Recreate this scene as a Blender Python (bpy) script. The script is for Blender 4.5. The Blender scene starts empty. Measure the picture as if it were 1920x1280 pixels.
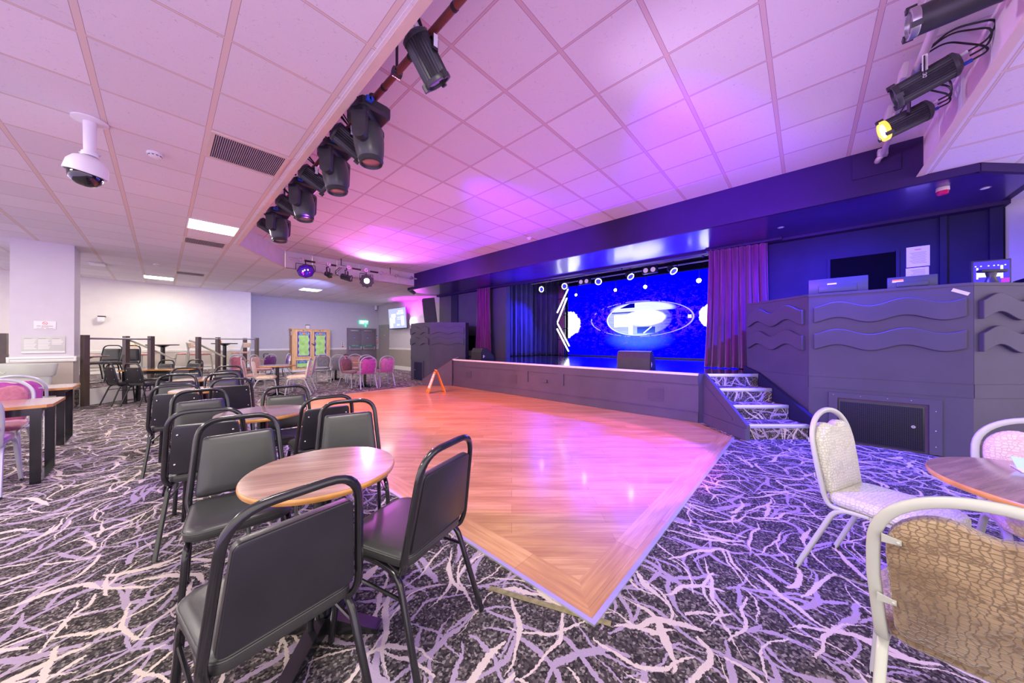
import bpy, bmesh, math, random
from mathutils import Vector, Matrix, Euler
random.seed(7)
D = bpy.data
SC = bpy.context.scene
COL = SC.collection
PI = math.pi
R = math.radians
# room axes: X runs towards the stage, Y along the stage front to the far wall; camera above the origin
CAM_H = 1.27
CL = 3.118          # low ceiling
CH = 3.552          # raised ceiling over the dance floor
ST = 0.777          # stage floor
PF = 0.33           # seating platform
YAW = 0.741501
FW = Vector((math.cos(YAW), math.sin(YAW), 0))     # direction of the 45 degree stairs and platform edge
RT = Vector((math.sin(YAW), -math.cos(YAW), 0))

# ------------------------------------------------------------------ mesh builder
class MB:
    def __init__(s):
        s.bm = bmesh.new()
    def face(s, vs):
        try:
            return s.bm.faces.new(vs)
        except ValueError:
            return None
    def poly(s, pts):
        return s.face([s.bm.verts.new(p) for p in pts])
    def box(s, c, size, rot=None, bev=0.0):
        m = Matrix.Translation(c)
        if rot is not None:
            m = m @ (rot if isinstance(rot, Matrix) else Euler(rot).to_matrix().to_4x4())
        r = bmesh.ops.create_cube(s.bm, size=1.0, matrix=m @ Matrix.Diagonal((size[0], size[1], size[2], 1)))
        if bev > 0:
            es = list({e for v in r['verts'] for e in v.link_edges})
            bmesh.ops.bevel(s.bm, geom=es, offset=bev, segments=2, profile=0.6, affect='EDGES')
        return s
    def b2(s, x0, x1, y0, y1, z0, z1, bev=0.0):
        return s.box(((x0+x1)/2, (y0+y1)/2, (z0+z1)/2), (abs(x1-x0), abs(y1-y0), abs(z1-z0)), None, bev)
    def ring(s, pts):
        return [s.bm.verts.new(p) for p in pts]
    def bridge(s, a, b):
        n = len(a)
        for i in range(n):
            j = (i+1) % n
            s.face([a[i], a[j], b[j], b[i]])
    def loft(s, rings, cap0=True, cap1=True):
        rs = [s.ring(r) for r in rings]
        for a, b in zip(rs, rs[1:]):
            s.bridge(a, b)
        if cap0: s.face(list(reversed(rs[0])))
        if cap1: s.face(rs[-1])
        return s
    def tube(s, pts, r, n=8, closed=False, sq=None, cap=True):
        pts = [Vector(p) for p in pts]
        N = len(pts)
        rings = []
        prev = None
        for i, p in enumerate(pts):
            if closed:
                t = (pts[(i+1) % N] - pts[i-1]).normalized()
            else:
                a = pts[max(i-1, 0)]; b = pts[min(i+1, N-1)]
                t = (b-a).normalized()
            if prev is None:
                up = Vector((0, 0, 1)) if abs(t.z) < 0.9 else Vector((0, 1, 0))
                u = up.cross(t).normalized()
            else:
                u = prev - t*prev.dot(t)
                if u.length < 1e-6:
                    u = Vector((1, 0, 0)).cross(t)
                u.normalize()
            prev = u
            w = t.cross(u)
            rr = r[i] if isinstance(r, (list, tuple)) else r
            if sq:
                h = sq
                q = [(-rr, -h), (rr, -h), (rr, h), (-rr, h)]
                # chamfer corners
                c = min(rr, h)*0.35
                q = [(-rr+c, -h), (rr-c, -h), (rr, -h+c), (rr, h-c), (rr-c, h), (-rr+c, h), (-rr, h-c), (-rr, -h+c)]
                rings.append([p + u*x + w*y for x, y in q])
            else:
                rings.append([p + (u*math.cos(2*PI*k/n) + w*math.sin(2*PI*k/n))*rr for k in range(n)])
        if closed:
            rs = [s.ring(q) for q in rings]
            for i in range(N):
                s.bridge(rs[i], rs[(i+1) % N])
        else:
            s.loft(rings, cap, cap)
        return s
    def cyl(s, p0, p1, r0, r1=None, n=16, cap=True):
        return s.tube([p0, p1], [r0, r0 if r1 is None else r1], n, cap=cap)
    def lathe(s, prof, n=24, m=None, cap=True):
        m = m or Matrix()
        rings = [[m @ Vector((r*math.cos(2*PI*k/n), r*math.sin(2*PI*k/n), z)) for k in range(n)] for r, z in prof]
        return s.loft(rings, cap, cap)
    def prism(s, poly, z0, z1, m=None):
        m = m or Matrix()
        return s.loft([[m @ Vector((x, y, z0)) for x, y in poly], [m @ Vector((x, y, z1)) for x, y in poly]])
    def sphere(s, c, r, n=12, sc=(1, 1, 1)):
        m = Matrix.Translation(c) @ Matrix.Diagonal((r*sc[0], r*sc[1], r*sc[2], 1))
        bmesh.ops.create_uvsphere(s.bm, u_segments=n, v_segments=max(6, n//2), radius=1, matrix=m)
        return s
    def torus(s, c, R0, r, axis=Vector((0, 0, 1)), n=28, k=8):
        q = Vector((0, 0, 1)).rotation_difference(Vector(axis)).to_matrix()
        pts = [Vector(c) + q @ Vector((R0*math.cos(2*PI*i/n), R0*math.sin(2*PI*i/n), 0)) for i in range(n)]
        return s.tube(pts, r, k, closed=True)
    def build(s, name, m, parent=None, smooth=True, ang=38, xf=None):
        bm = s.bm
        if xf is not None:
            bmesh.ops.transform(bm, matrix=xf, verts=bm.verts)
        bmesh.ops.recalc_face_normals(bm, faces=bm.faces)
        me = D.meshes.new(name)
        bm.to_mesh(me); bm.free()
        if smooth:
            me.polygons.foreach_set('use_smooth', [True]*len(me.polygons))
            me.set_sharp_from_angle(angle=R(ang))
        me.materials.append(m)
        o = D.objects.new(name, me)
        COL.objects.link(o)
        if parent is not None:
            o.parent = parent
        return o

def arc(c, r, a0, a1, n, f):
    """points on an arc mapped by f(x,y)->Vector"""
    return [f(c[0]+r*math.cos(a0+(a1-a0)*i/n), c[1]+r*math.sin(a0+(a1-a0)*i/n)) for i in range(n+1)]

def rpoly(pts, r, n=5):
    """round the corners of a convex polygon (2D)"""
    out = []
    N = len(pts)
    rr = r if isinstance(r, (list, tuple)) else [r]*N
    for i in range(N):
        p = Vector(pts[i]); a = Vector(pts[i-1]); b = Vector(pts[(i+1) % N])
        da = (a-p).normalized(); db = (b-p).normalized()
        ang = math.acos(max(-1, min(1, da.dot(db))))
        t = min(rr[i]/math.tan(ang/2), (a-p).length*0.49, (b-p).length*0.49)
        rad = t*math.tan(ang/2)
        c = p + (da+db).normalized()*(rad/math.sin(ang/2))
        s0 = p+da*t; s1 = p+db*t
        v0 = s0-c; v1 = s1-c
        for k in range(n+1):
            f = k/n
            th = math.acos(max(-1, min(1, v0.normalized().dot(v1.normalized()))))
            if th < 1e-5:
                v = v0
            else:
                v = (v0*math.sin((1-f)*th)+v1*math.sin(f*th))/math.sin(th)
            out.append((c.x+v.x, c.y+v.y))
    return out

def smoothpath(pts, r=0.04, n=5):
    """open 3D polyline with rounded corners"""
    pts = [Vector(p) for p in pts]
    out = [pts[0]]
    for i in range(1, len(pts)-1):
        p = pts[i]; a = pts[i-1]; b = pts[i+1]
        rr = r[i] if isinstance(r, (list, tuple)) else r
        t = min(rr, (a-p).length*0.48, (b-p).length*0.48)
        s0 = p+(a-p).normalized()*t; s1 = p+(b-p).normalized()*t
        for k in range(n+1):
            f = k/n
            out.append(s0*(1-f)**2 + p*2*f*(1-f) + s1*f*f)
    out.append(pts[-1])
    return out

# ------------------------------------------------------------------ materials
MATS = {}
def nt(name):
    m = D.materials.new(name)
    m.use_nodes = True
    t = m.node_tree
    b = t.nodes['Principled BSDF']
    return m, t, b
def N(t, kind, **kw):
    n = t.nodes.new(kind)
    for k, v in kw.items():
        if k.startswith('i_'):
            n.inputs[k[2:].replace('_', ' ')].default_value = v
        else:
            setattr(n, k, v)
    return n
def L(t, a, b):
    t.links.new(a, b)
def math_n(t, op, a, b=None, c=None, clamp=False):
    n = t.nodes.new('ShaderNodeMath'); n.operation = op; n.use_clamp = clamp
    for i, v in enumerate((a, b, c)):
        if v is None: continue
        if isinstance(v, (int, float)): n.inputs[i].default_value = v
        else: L(t, v, n.inputs[i])
    return n.outputs[0]
def mixc(t, f, a, b, mode='MIX'):
    n = t.nodes.new('ShaderNodeMix'); n.data_type = 'RGBA'; n.blend_type = mode
    for i, v in ((0, f), (6, a), (7, b)):
        if isinstance(v, (int, float)): n.inputs[i].default_value = v
        elif isinstance(v, tuple): n.inputs[i].default_value = (*v[:3], 1)
        else: L(t, v, n.inputs[i])
    return n.outputs[2]
def ramp(t, f, stops):
    n = t.nodes.new('ShaderNodeValToRGB')
    e = n.color_ramp.elements
    while len(e) < len(stops): e.new(0.5)
    for x, (p, c) in zip(e, stops):
        x.position = p; x.color = (*c, 1) if len(c) == 3 else c
    L(t, f, n.inputs[0])
    return n.outputs[0]
def coords(t, kind='Object', scale=(1, 1, 1), rot=(0, 0, 0), loc=(0, 0, 0)):
    tc = t.nodes.new('ShaderNodeTexCoord'); mp = t.nodes.new('ShaderNodeMapping')
    mp.inputs['Scale'].default_value = scale; mp.inputs['Rotation'].default_value = rot; mp.inputs['Location'].default_value = loc
    L(t, tc.outputs[kind], mp.inputs['Vector'])
    return mp.outputs[0]
def noise(t, v, scale, detail=2.0, rough=0.5, dist=0.0):
    n = N(t, 'ShaderNodeTexNoise'); n.inputs['Scale'].default_value = scale; n.inputs['Detail'].default_value = detail
    n.inputs['Roughness'].default_value = rough; n.inputs['Distortion'].default_value = dist
    L(t, v, n.inputs['Vector'])
    return n.outputs['Fac']
def bump(t, b, h, strength=0.2, dist=0.01):
    n = N(t, 'ShaderNodeBump'); n.inputs['Strength'].default_value = strength; n.inputs['Distance'].default_value = dist
    L(t, h, n.inputs['Height']); L(t, n.outputs[0], b.inputs['Normal'])

def pm(name, base, rough=0.5, metal=0.0, var=0.08, vs=6.0, bmp=0.0, bs=60.0, coat=0.0, spec=0.5, sheen=0.0):
    if name in MATS: return MATS[name]
    m, t, b = nt(name)
    v = coords(t)
    f = noise(t, v, vs, 3)
    lo = tuple(c*(1-var) for c in base); hi = tuple(min(1, c*(1+var)) for c in base)
    L(t, ramp(t, f, [(0.3, lo), (0.7, hi)]), b.inputs['Base Color'])
    b.inputs['Roughness'].default_value = rough; b.inputs['Metallic'].default_value = metal
    b.inputs['Coat Weight'].default_value = coat; b.inputs['Coat Roughness'].default_value = 0.12
    b.inputs['Specular IOR Level'].default_value = spec
    b.inputs['Sheen Weight'].default_value = sheen
    if bmp > 0:
        bump(t, b, noise(t, v, bs, 4, 0.6), bmp, 0.004)
    MATS[name] = m
    return m
def em(name, col, strength, base=(0, 0, 0)):
    if name in MATS: return MATS[name]
    m, t, b = nt(name)
    b.inputs['Base Color'].default_value = (*base, 1)
    b.inputs['Emission Color'].default_value = (*col, 1)
    b.inputs['Emission Strength'].default_value = strength
    v = coords(t)
    L(t, math_n(t, 'MULTIPLY_ADD', noise(t, v, 3), 0.04, strength*0.98), b.inputs['Emission Strength'])
    MATS[name] = m
    return m

def mat_carpet(name='carpet', riser=False):
    m, t, b = nt(name)
    v = coords(t)
    if riser:      # same weave laid on the upright step faces
        dt = N(t, 'ShaderNodeVectorMath', operation='DOT_PRODUCT'); dt.inputs[1].default_value = RT[:]; L(t, v, dt.inputs[0])
        s0 = N(t, 'ShaderNodeSeparateXYZ'); L(t, v, s0.inputs[0])
        cb = N(t, 'ShaderNodeCombineXYZ'); L(t, dt.outputs['Value'], cb.inputs[0]); L(t, s0.outputs[2], cb.inputs[1])
        v = cb.outputs[0]
    ragv = N(t, 'ShaderNodeTexNoise'); ragv.inputs['Scale'].default_value = 70; ragv.inputs['Detail'].default_value = 2
    L(t, v, ragv.inputs['Vector'])
    rg = N(t, 'ShaderNodeVectorMath', operation='MULTIPLY_ADD'); L(t, ragv.outputs['Color'], rg.inputs[0])
    rg.inputs[1].default_value = (0.020, 0.020, 0); L(t, v, rg.inputs[2])
    wob = N(t, 'ShaderNodeTexNoise'); wob.inputs['Scale'].default_value = 5; wob.inputs['Detail'].default_value = 1
    L(t, v, wob.inputs['Vector'])
    wb = N(t, 'ShaderNodeVectorMath', operation='MULTIPLY_ADD'); L(t, wob.outputs['Color'], wb.inputs[0])
    wb.inputs[1].default_value = (0.11, 0.11, 0); L(t, rg.outputs[0], wb.inputs[2])
    def layer(seed, scale, half, w0):
        """one brush stroke per Voronoi cell: a tapered, bent dash at a random angle"""
        mp = N(t, 'ShaderNodeMapping'); mp.inputs['Location'].default_value = (seed*1.37, seed*0.73, 0)
        L(t, wb.outputs[0], mp.inputs['Vector'])
        vo = N(t, 'ShaderNodeTexVoronoi', voronoi_dimensions='2D'); vo.inputs['Scale'].default_value = scale; vo.inputs['Randomness'].default_value = 0.9
        L(t, mp.outputs[0], vo.inputs['Vector'])
        d = N(t, 'ShaderNodeVectorMath', operation='SUBTRACT'); L(t, mp.outputs[0], d.inputs[0]); L(t, vo.outputs['Position'], d.inputs[1])
        c = N(t, 'ShaderNodeSeparateColor'); L(t, vo.outputs['Color'], c.inputs[0])
        vr = N(t, 'ShaderNodeVectorRotate', rotation_type='Z_AXIS'); L(t, d.outputs[0], vr.inputs['Vector'])
        L(t, math_n(t, 'MULTIPLY_ADD', c.outputs[0], 4.2, seed), vr.inputs['Angle'])
        sx = N(t, 'ShaderNodeSeparateXYZ'); L(t, vr.outputs[0], sx.inputs[0])
        x, y = sx.outputs[0], sx.outputs[1]
        k = math_n(t, 'MULTIPLY', math_n(t, 'SUBTRACT', c.outputs[1], 0.5), 5.0)
        yy = math_n(t, 'ABSOLUTE', math_n(t, 'SUBTRACT', y, math_n(t, 'MULTIPLY', k, math_n(t, 'MULTIPLY', x, x))))
        xr = math_n(t, 'DIVIDE', x, half)
        tp = math_n(t, 'SUBTRACT', 1.0, math_n(t, 'POWER', math_n(t, 'ABSOLUTE', xr), 1.6))
        ww = math_n(t, 'MULTIPLY', tp, math_n(t, 'MULTIPLY_ADD', c.outputs[2], w0, w0*0.45))
        return math_n(t, 'LESS_THAN', yy, ww)
    def mx(l):
        r = l[0]
        for q in l[1:]: r = math_n(t, 'MAXIMUM', r, q)
        return r
    lil_f = mx([layer(3.1, 2.7, 0.27, 0.0128), layer(17.7, 3.0, 0.24, 0.0122), layer(29.3, 2.5, 0.30, 0.0105), layer(61.9, 3.6, 0.22, 0.011), layer(91.3, 3.2, 0.24, 0.008)])
    crm_f = mx([layer(41.9, 2.6, 0.28, 0.0122), layer(53.3, 3.0, 0.25, 0.0116), layer(77.1, 2.8, 0.26, 0.008), layer(113.7, 3.4, 0.22, 0.007)])
    vor = N(t, 'ShaderNodeTexVoronoi'); vor.inputs['Scale'].default_value = 105
    L(t, v, vor.inputs['Vector'])
    sep = N(t, 'ShaderNodeSeparateColor'); L(t, vor.outputs['Color'], sep.inputs[0])
    basec = ramp(t, sep.outputs[0], [(0.0, (0.020, 0.017, 0.018)), (0.40, (0.048, 0.041, 0.041)), (0.72, (0.092, 0.079, 0.074)), (1.0, (0.27, 0.24, 0.215))])
    lil = mixc(t, noise(t, v, 140), (0.30, 0.235, 0.32), (0.40, 0.325, 0.41))
    crm = mixc(t, noise(t, v, 140), (0.50, 0.42, 0.37), (0.62, 0.54, 0.48))
    c = mixc(t, lil_f, basec, lil)
    c = mixc(t, crm_f, c, crm)
    L(t, c, b.inputs['Base Color'])
    b.inputs['Roughness'].default_value = 0.95; b.inputs['Specular IOR Level'].default_value = 0.1
    bump(t, b, noise(t, v, 260, 2), 0.35, 0.004)
    return m

def mat_wood(name, ang, plank=(1.05, 0.125), cols=((0.55, 0.295, 0.095), (0.70, 0.41, 0.16), (0.42, 0.20, 0.065)), rough=0.30, coat=0.25, streak=1.0, seams=True, bands=False):
    m, t, b = nt(name)
    v = coords(t, rot=(0, 0, ang))
    if seams:
        br = N(t, 'ShaderNodeTexBrick'); br.offset = 0.37; br.offset_frequency = 2
        br.inputs['Scale'].default_value = 1; br.inputs['Brick Width'].default_value = plank[0]; br.inputs['Row Height'].default_value = plank[1]
        br.inputs['Mortar Size'].default_value = 0.0012; br.inputs['Mortar Smooth'].default_value = 0.3
        br.inputs['Color1'].default_value = (0, 0, 0, 1); br.inputs['Color2'].default_value = (1, 1, 1, 1); br.inputs['Mortar'].default_value = (0.5, 0.5, 0.5, 1)
        L(t, v, br.inputs['Vector'])
        sp = N(t, 'ShaderNodeSeparateColor'); L(t, br.outputs['Color'], sp.inputs[0])
        tone = sp.outputs[0]
    mp = N(t, 'ShaderNodeMapping'); mp.inputs['Scale'].default_value = (1.3, 26, 1)
    L(t, v, mp.inputs['Vector'])
    g = noise(t, mp.outputs[0], 1.6, 5, 0.6, 0.6)
    mp2 = N(t, 'ShaderNodeMapping'); mp2.inputs['Scale'].default_value = (1.0, 6 if not bands else 14, 1)
    L(t, v, mp2.inputs['Vector'])
    g2 = noise(t, mp2.outputs[0], 1.4, 3, 0.6, 0.8)
    f = math_n(t, 'MULTIPLY_ADD', g, 0.55*streak, math_n(t, 'MULTIPLY', g2, 0.55))
    if seams:
        f = math_n(t, 'ADD', f, math_n(t, 'MULTIPLY', math_n(t, 'SUBTRACT', tone, 0.5), 0.16))
    c = ramp(t, f, [(0.34, cols[2]), (0.52, cols[0]), (0.68, cols[1])])
    if seams:
        c = mixc(t, math_n(t, 'MULTIPLY', br.outputs['Fac'], 0.75), c, (0.14, 0.07, 0.03))
    L(t, c, b.inputs['Base Color'])
    b.inputs['Roughness'].default_value = rough
    b.inputs['Coat Weight'].default_value = coat; b.inputs['Coat Roughness'].default_value = 0.1
    bump(t, b, g, 0.06, 0.002)
    return m

def mat_ceiling(name, offx, offy, wx, wy, tile, bar, seam):
    """600 mm tile grid: wx / wy = visible width of the bars at constant x / constant y"""
    m, t, b = nt(name)
    v = coords(t)
    sx = N(t, 'ShaderNodeSeparateXYZ'); L(t, v, sx.inputs[0])
    def line(o, off, w):
        p = math_n(t, 'PINGPONG', math_n(t, 'SUBTRACT', o, off), 0.3)
        return p
    px = line(sx.outputs[0], offx, wx); py = line(sx.outputs[1], offy, wy)
    bx = math_n(t, 'LESS_THAN', px, wx/2); by = math_n(t, 'LESS_THAN', py, wy/2)
    isbar = math_n(t, 'MAXIMUM', bx, by)
    sxm = math_n(t, 'LESS_THAN', px, wx/2+0.003); sym = math_n(t, 'LESS_THAN', py, wy/2+0.003)
    isseam = math_n(t, 'MAXIMUM', sxm, sym)
    # per-tile tone
    fl = N(t, 'ShaderNodeVectorMath', operation='SNAP'); fl.inputs[1].default_value = (0.6, 0.6, 10)
    sh = N(t, 'ShaderNodeVectorMath', operation='SUBTRACT'); sh.inputs[1].default_value = (offx, offy, 0)
    L(t, v, sh.inputs[0]); L(t, sh.outputs[0], fl.inputs[0])
    wn = N(t, 'ShaderNodeTexWhiteNoise'); L(t, fl.outputs[0], wn.inputs['Vector'])
    tone = math_n(t, 'MULTIPLY_ADD', wn.outputs['Value'], 0.10, 0.92)
    worm = noise(t, v, 46, 3, 0.7, 1.4)
    pit = ramp(t, worm, [(0.30, (0.72, 0.72, 0.72)), (0.38, (1, 1, 1))])
    tc = mixc(t, 1.0, tile, pit, 'MULTIPLY')
    mm = N(t, 'ShaderNodeVectorMath', operation='SCALE'); L(t, tc, mm.inputs[0]); L(t, tone, mm.inputs['Scale'])
    c = mixc(t, isseam, mm.outputs[0], seam)
    c = mixc(t, isbar, c, bar)
    L(t, c, b.inputs['Base Color'])
    b.inputs['Roughness'].default_value = 0.85; b.inputs['Specular IOR Level'].default_value = 0.2
    bump(t, b, math_n(t, 'SUBTRACT', worm, math_n(t, 'MULTIPLY', isbar, 0.4)), 0.15, 0.004)
    return m

def mat_croc(name, c0, c1, groove, scale=(46, 46, 60), rough=0.55, sheen=0.3):
    m, t, b = nt(name)
    v = coords(t, scale=scale)
    mpn = N(t, 'ShaderNodeVectorMath', operation='MULTIPLY_ADD')
    wob = N(t, 'ShaderNodeTexNoise'); wob.inputs['Scale'].default_value = 0.5; L(t, v, wob.inputs['Vector'])
    L(t, wob.outputs['Color'], mpn.inputs[0]); mpn.inputs[1].default_value = (1.6, 1.6, 1.0); L(t, v, mpn.inputs[2])
    vo = N(t, 'ShaderNodeTexVoronoi', feature='DISTANCE_TO_EDGE'); vo.inputs['Scale'].default_value = 1.0; vo.inputs['Randomness'].default_value = 0.42
    L(t, mpn.outputs[0], vo.inputs['Vector'])
    e = ramp(t, vo.outputs['Distance'], [(0.02, (0, 0, 0)), (0.16, (1, 1, 1))])
    f = noise(t, coords(t), 7, 3, 0.6)
    cc = ramp(t, f, [(0.35, c0), (0.65, c1)])
    L(t, mixc(t, e, groove, cc), b.inputs['Base Color'])
    b.inputs['Roughness'].default_value = rough; b.inputs['Sheen Weight'].default_value = sheen
    bump(t, b, e, 0.5, 0.004)
    return m

def mat_velvet(name, base):
    if name in MATS: return MATS[name]
    m, t, b = nt(name)
    v = coords(t)
    f = noise(t, v, 16, 4, 0.65, 0.6)
    L(t, ramp(t, f, [(0.3, tuple(c*0.72 for c in base)), (0.7, tuple(min(1, c*1.25) for c in base))]), b.inputs['Base Color'])
    b.inputs['Roughness'].default_value = 0.7; b.inputs['Sheen Weight'].default_value = 0.5; b.inputs['Sheen Roughness'].default_value = 0.4
    bump(t, b, noise(t, v, 120, 3), 0.15, 0.003)
    MATS[name] = m
    return m

def mat_grille(name, base, hole, scale=90):
    m, t, b = nt(name)
    v = coords(t)
    w = N(t, 'ShaderNodeTexVoronoi'); w.inputs['Scale'].default_value = scale; w.inputs['Randomness'].default_value = 0.0
    L(t, v, w.inputs['Vector'])
    f = math_n(t, 'LESS_THAN', w.outputs['Distance'], 0.42)
    L(t, mixc(t, f, base, hole), b.inputs['Base Color'])
    b.inputs['Roughness'].default_value = 0.6; b.inputs['Specular IOR Level'].default_value = 0.25
    bump(t, b, w.outputs['Distance'], 0.4, 0.003)
    return m

def mat_curtain(name, c0, c1):
    m, t, b = nt(name)
    v = coords(t, scale=(1, 1, 0.15))
    f = noise(t, v, 14, 3)
    L(t, ramp(t, f, [(0.3, c0), (0.7, c1)]), b.inputs['Base Color'])
    b.inputs['Roughness'].default_value = 0.8; b.inputs['Sheen Weight'].default_value = 0.5
    bump(t, b, noise(t, coords(t), 180, 2), 0.1, 0.003)
    return m

def mat_ledwall():
    """moving picture on the LED wall: blue field, white eye shape, violet filaments"""
    m, t, b = nt('led_picture')
    v = coords(t)          # object coords: x across (m, 0 at centre), y up
    s = N(t, 'ShaderNodeSeparateXYZ'); L(t, v, s.inputs[0])
    x, y = s.outputs[0], s.outputs[1]
    def ell(cx, cy, a, bb, soft=0.02, jag=0.0):
        dx = math_n(t, 'DIVIDE', math_n(t, 'SUBTRACT', x, cx), a)
        dy = math_n(t, 'DIVIDE', math_n(t, 'SUBTRACT', y, cy), bb)
        r = math_n(t, 'SQRT', math_n(t, 'ADD', math_n(t, 'MULTIPLY', dx, dx), math_n(t, 'MULTIPLY', dy, dy)))
        if jag: r = math_n(t, 'ADD', r, math_n(t, 'MULTIPLY', math_n(t, 'SUBTRACT', noise(t, v, 5, 4, 0.7), 0.5), jag))
        mr = N(t, 'ShaderNodeMapRange', interpolation_type='SMOOTHSTEP'); mr.inputs[1].default_value = 1-soft; mr.inputs[2].default_value = 1+soft
        mr.inputs[3].default_value = 1; mr.inputs[4].default_value = 0
        L(t, r, mr.inputs[0])
        return mr.outputs[0], r
    def rect(x0, x1, y0, y1):
        a = math_n(t, 'MULTIPLY', math_n(t, 'GREATER_THAN', x, x0), math_n(t, 'LESS_THAN', x, x1))
        c = math_n(t, 'MULTIPLY', math_n(t, 'GREATER_THAN', y, y0), math_n(t, 'LESS_THAN', y, y1))
        return math_n(t, 'MULTIPLY', a, c)
    st = noise(t, coords(t, scale=(0.5, 9, 1)), 3, 3, 0.6)
    K = 0.25
    c = mixc(t, noise(t, v, 0.9, 1), (0.0, 0.0, 0.85), (0.0, 0.0, 1.0))
    fil = noise(t, coords(t, scale=(2.0, 8, 1)), 2.4, 5, 0.75, 1.6)
    fl = math_n(t, 'LESS_THAN', math_n(t, 'ABSOLUTE', math_n(t, 'SUBTRACT', fil, 0.5)), 0.016)
    big, rb = ell(0.1, 0.0, 1.70, 0.58, 0.3, 0.6)
    brk = math_n(t, 'GREATER_THAN', noise(t, v, 7, 3, 0.7), 0.5)
    c = mixc(t, math_n(t, 'MULTIPLY', math_n(t, 'MULTIPLY', fl, big), brk), c, (0.36*K, 0.06*K, 1.0))
    far_, _ = ell(0.0, -0.1, 2.6, 1.1, 0.3, 0.4)
    fil2 = math_n(t, 'LESS_THAN', math_n(t, 'ABSOLUTE', math_n(t, 'SUBTRACT', noise(t, coords(t, scale=(1.2, 6, 1), loc=(3, 5, 0)), 1.6, 4, 0.7, 1.0), 0.5)), 0.006)
    c = mixc(t, math_n(t, 'MULTIPLY', math_n(t, 'MULTIPLY', fil2, far_), math_n(t, 'MULTIPLY', brk, 0.35)), c, (0.40*K, 0.02, 0.8))
    e1, r1 = ell(0.0, 0.0, 1.60, 0.56, 0.01)
    ln = math_n(t, 'LESS_THAN', math_n(t, 'ABSOLUTE', math_n(t, 'SUBTRACT', r1, 1.0)), 0.014)
    c = mixc(t, math_n(t, 'MULTIPLY', ln, math_n(t, 'GREATER_THAN', noise(t, v, 2.2, 3, 0.7), 0.47)), c, (0.5*K, 0.42*K, 1.0))
    W = (1.0, 1.0, 1.0)
    greyw = mixc(t, st, (0.16*K, 0.20*K, 0.75*K), (0.75*K, 0.82*K, 1.0*K))
    fade = N(t, 'ShaderNodeMapRange', interpolation_type='SMOOTHSTEP'); fade.inputs[1].default_value = 0.2; fade.inputs[2].default_value = 1.25; fade.inputs[3].default_value = 1; fade.inputs[4].default_value = 0
    L(t, math_n(t, 'MULTIPLY_ADD', math_n(t, 'SUBTRACT', st, 0.5), 0.9, x), fade.inputs[0])
    e2, r2 = ell(0.0, -0.02, 1.02, 0.51, 0.03)
    c = mixc(t, math_n(t, 'MULTIPLY', e2, fade.outputs[0]), c, greyw)
    up, _ = ell(0.12, 0.30, 0.95, 0.22, 0.12)
    c = mixc(t, math_n(t, 'MULTIPLY', up, math_n(t, 'GREATER_THAN', y, 0.24)), c, mixc(t, st, (0.55*K, 0.62*K, 0.95*K), (1.0*K, 1.05*K, 1.1*K)))
    rimm = math_n(t, 'MULTIPLY', math_n(t, 'LESS_THAN', math_n(t, 'ABSOLUTE', math_n(t, 'SUBTRACT', r2, 0.985)), 0.02), math_n(t, 'LESS_THAN', x, 0.3))
    c = mixc(t, rimm, c, (0.9*K, 0.95*K, 1.0*K))
    c = mixc(t, math_n(t, 'MULTIPLY', rect(-0.85, 0.5, 0.20, 0.245), 0.9), c, (0.02*K, 0.02*K, 0.6*K))
    tri = math_n(t, 'MULTIPLY', rect(-0.55, -0.08, 0.36, 0.50), math_n(t, 'GREATER_THAN', math_n(t, 'SUBTRACT', x, math_n(t, 'MULTIPLY', y, 2.6)), -1.52))
    c = mixc(t, tri, c, (0.0, 0.0, 0.35*K))
    c = mixc(t, rect(0.0, 0.55, -0.46, -0.26), c, (0.02*K, 0.03*K, 0.55*K))
    slash = math_n(t, 'MULTIPLY', rect(0.2, 0.45, -0.46, -0.26), math_n(t, 'LESS_THAN', math_n(t, 'ABSOLUTE', math_n(t, 'SUBTRACT', math_n(t, 'SUBTRACT', x, 0.32), math_n(t, 'MULTIPLY_ADD', y, 1.2, 0.43))), 0.02))
    c = mixc(t, slash, c, W)
    c = mixc(t, rect(-0.76, -0.22, -0.24, 0.15), c, W)
    blob, _ = ell(0.22, 0.02, 0.56, 0.22, 0.22, 0.25)
    c = mixc(t, blob, c, W)
    c = mixc(t, rect(-0.27, -0.14, -0.50, 0.1), c, W)
    cl1, _ = ell(-2.72, -0.08, 0.66, 0.50, 0.04, 0.5)
    cl2, _ = ell(2.20, 0.0, 0.46, 0.38, 0.04, 0.5)
    c = mixc(t, cl1, c, W); c = mixc(t, cl2, c, W)
    c = mixc(t, rect(1.46, 1.55, -0.04, 0.05), c, W)
    gl, _ = ell(0.0, -0.62, 0.75, 0.28, 0.6)
    c = mixc(t, math_n(t, 'MULTIPLY', gl, 0.10), c, (0.15, 0.4, 1.0))
    b.inputs['Base Color'].default_value = (0, 0, 0, 1)
    L(t, c, b.inputs['Emission Color'])
    b.inputs['Emission Strength'].default_value = 4.0
    b.inputs['Roughness'].default_value = 0.6; b.inputs['Specular IOR Level'].default_value = 0.0
    return m

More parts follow.
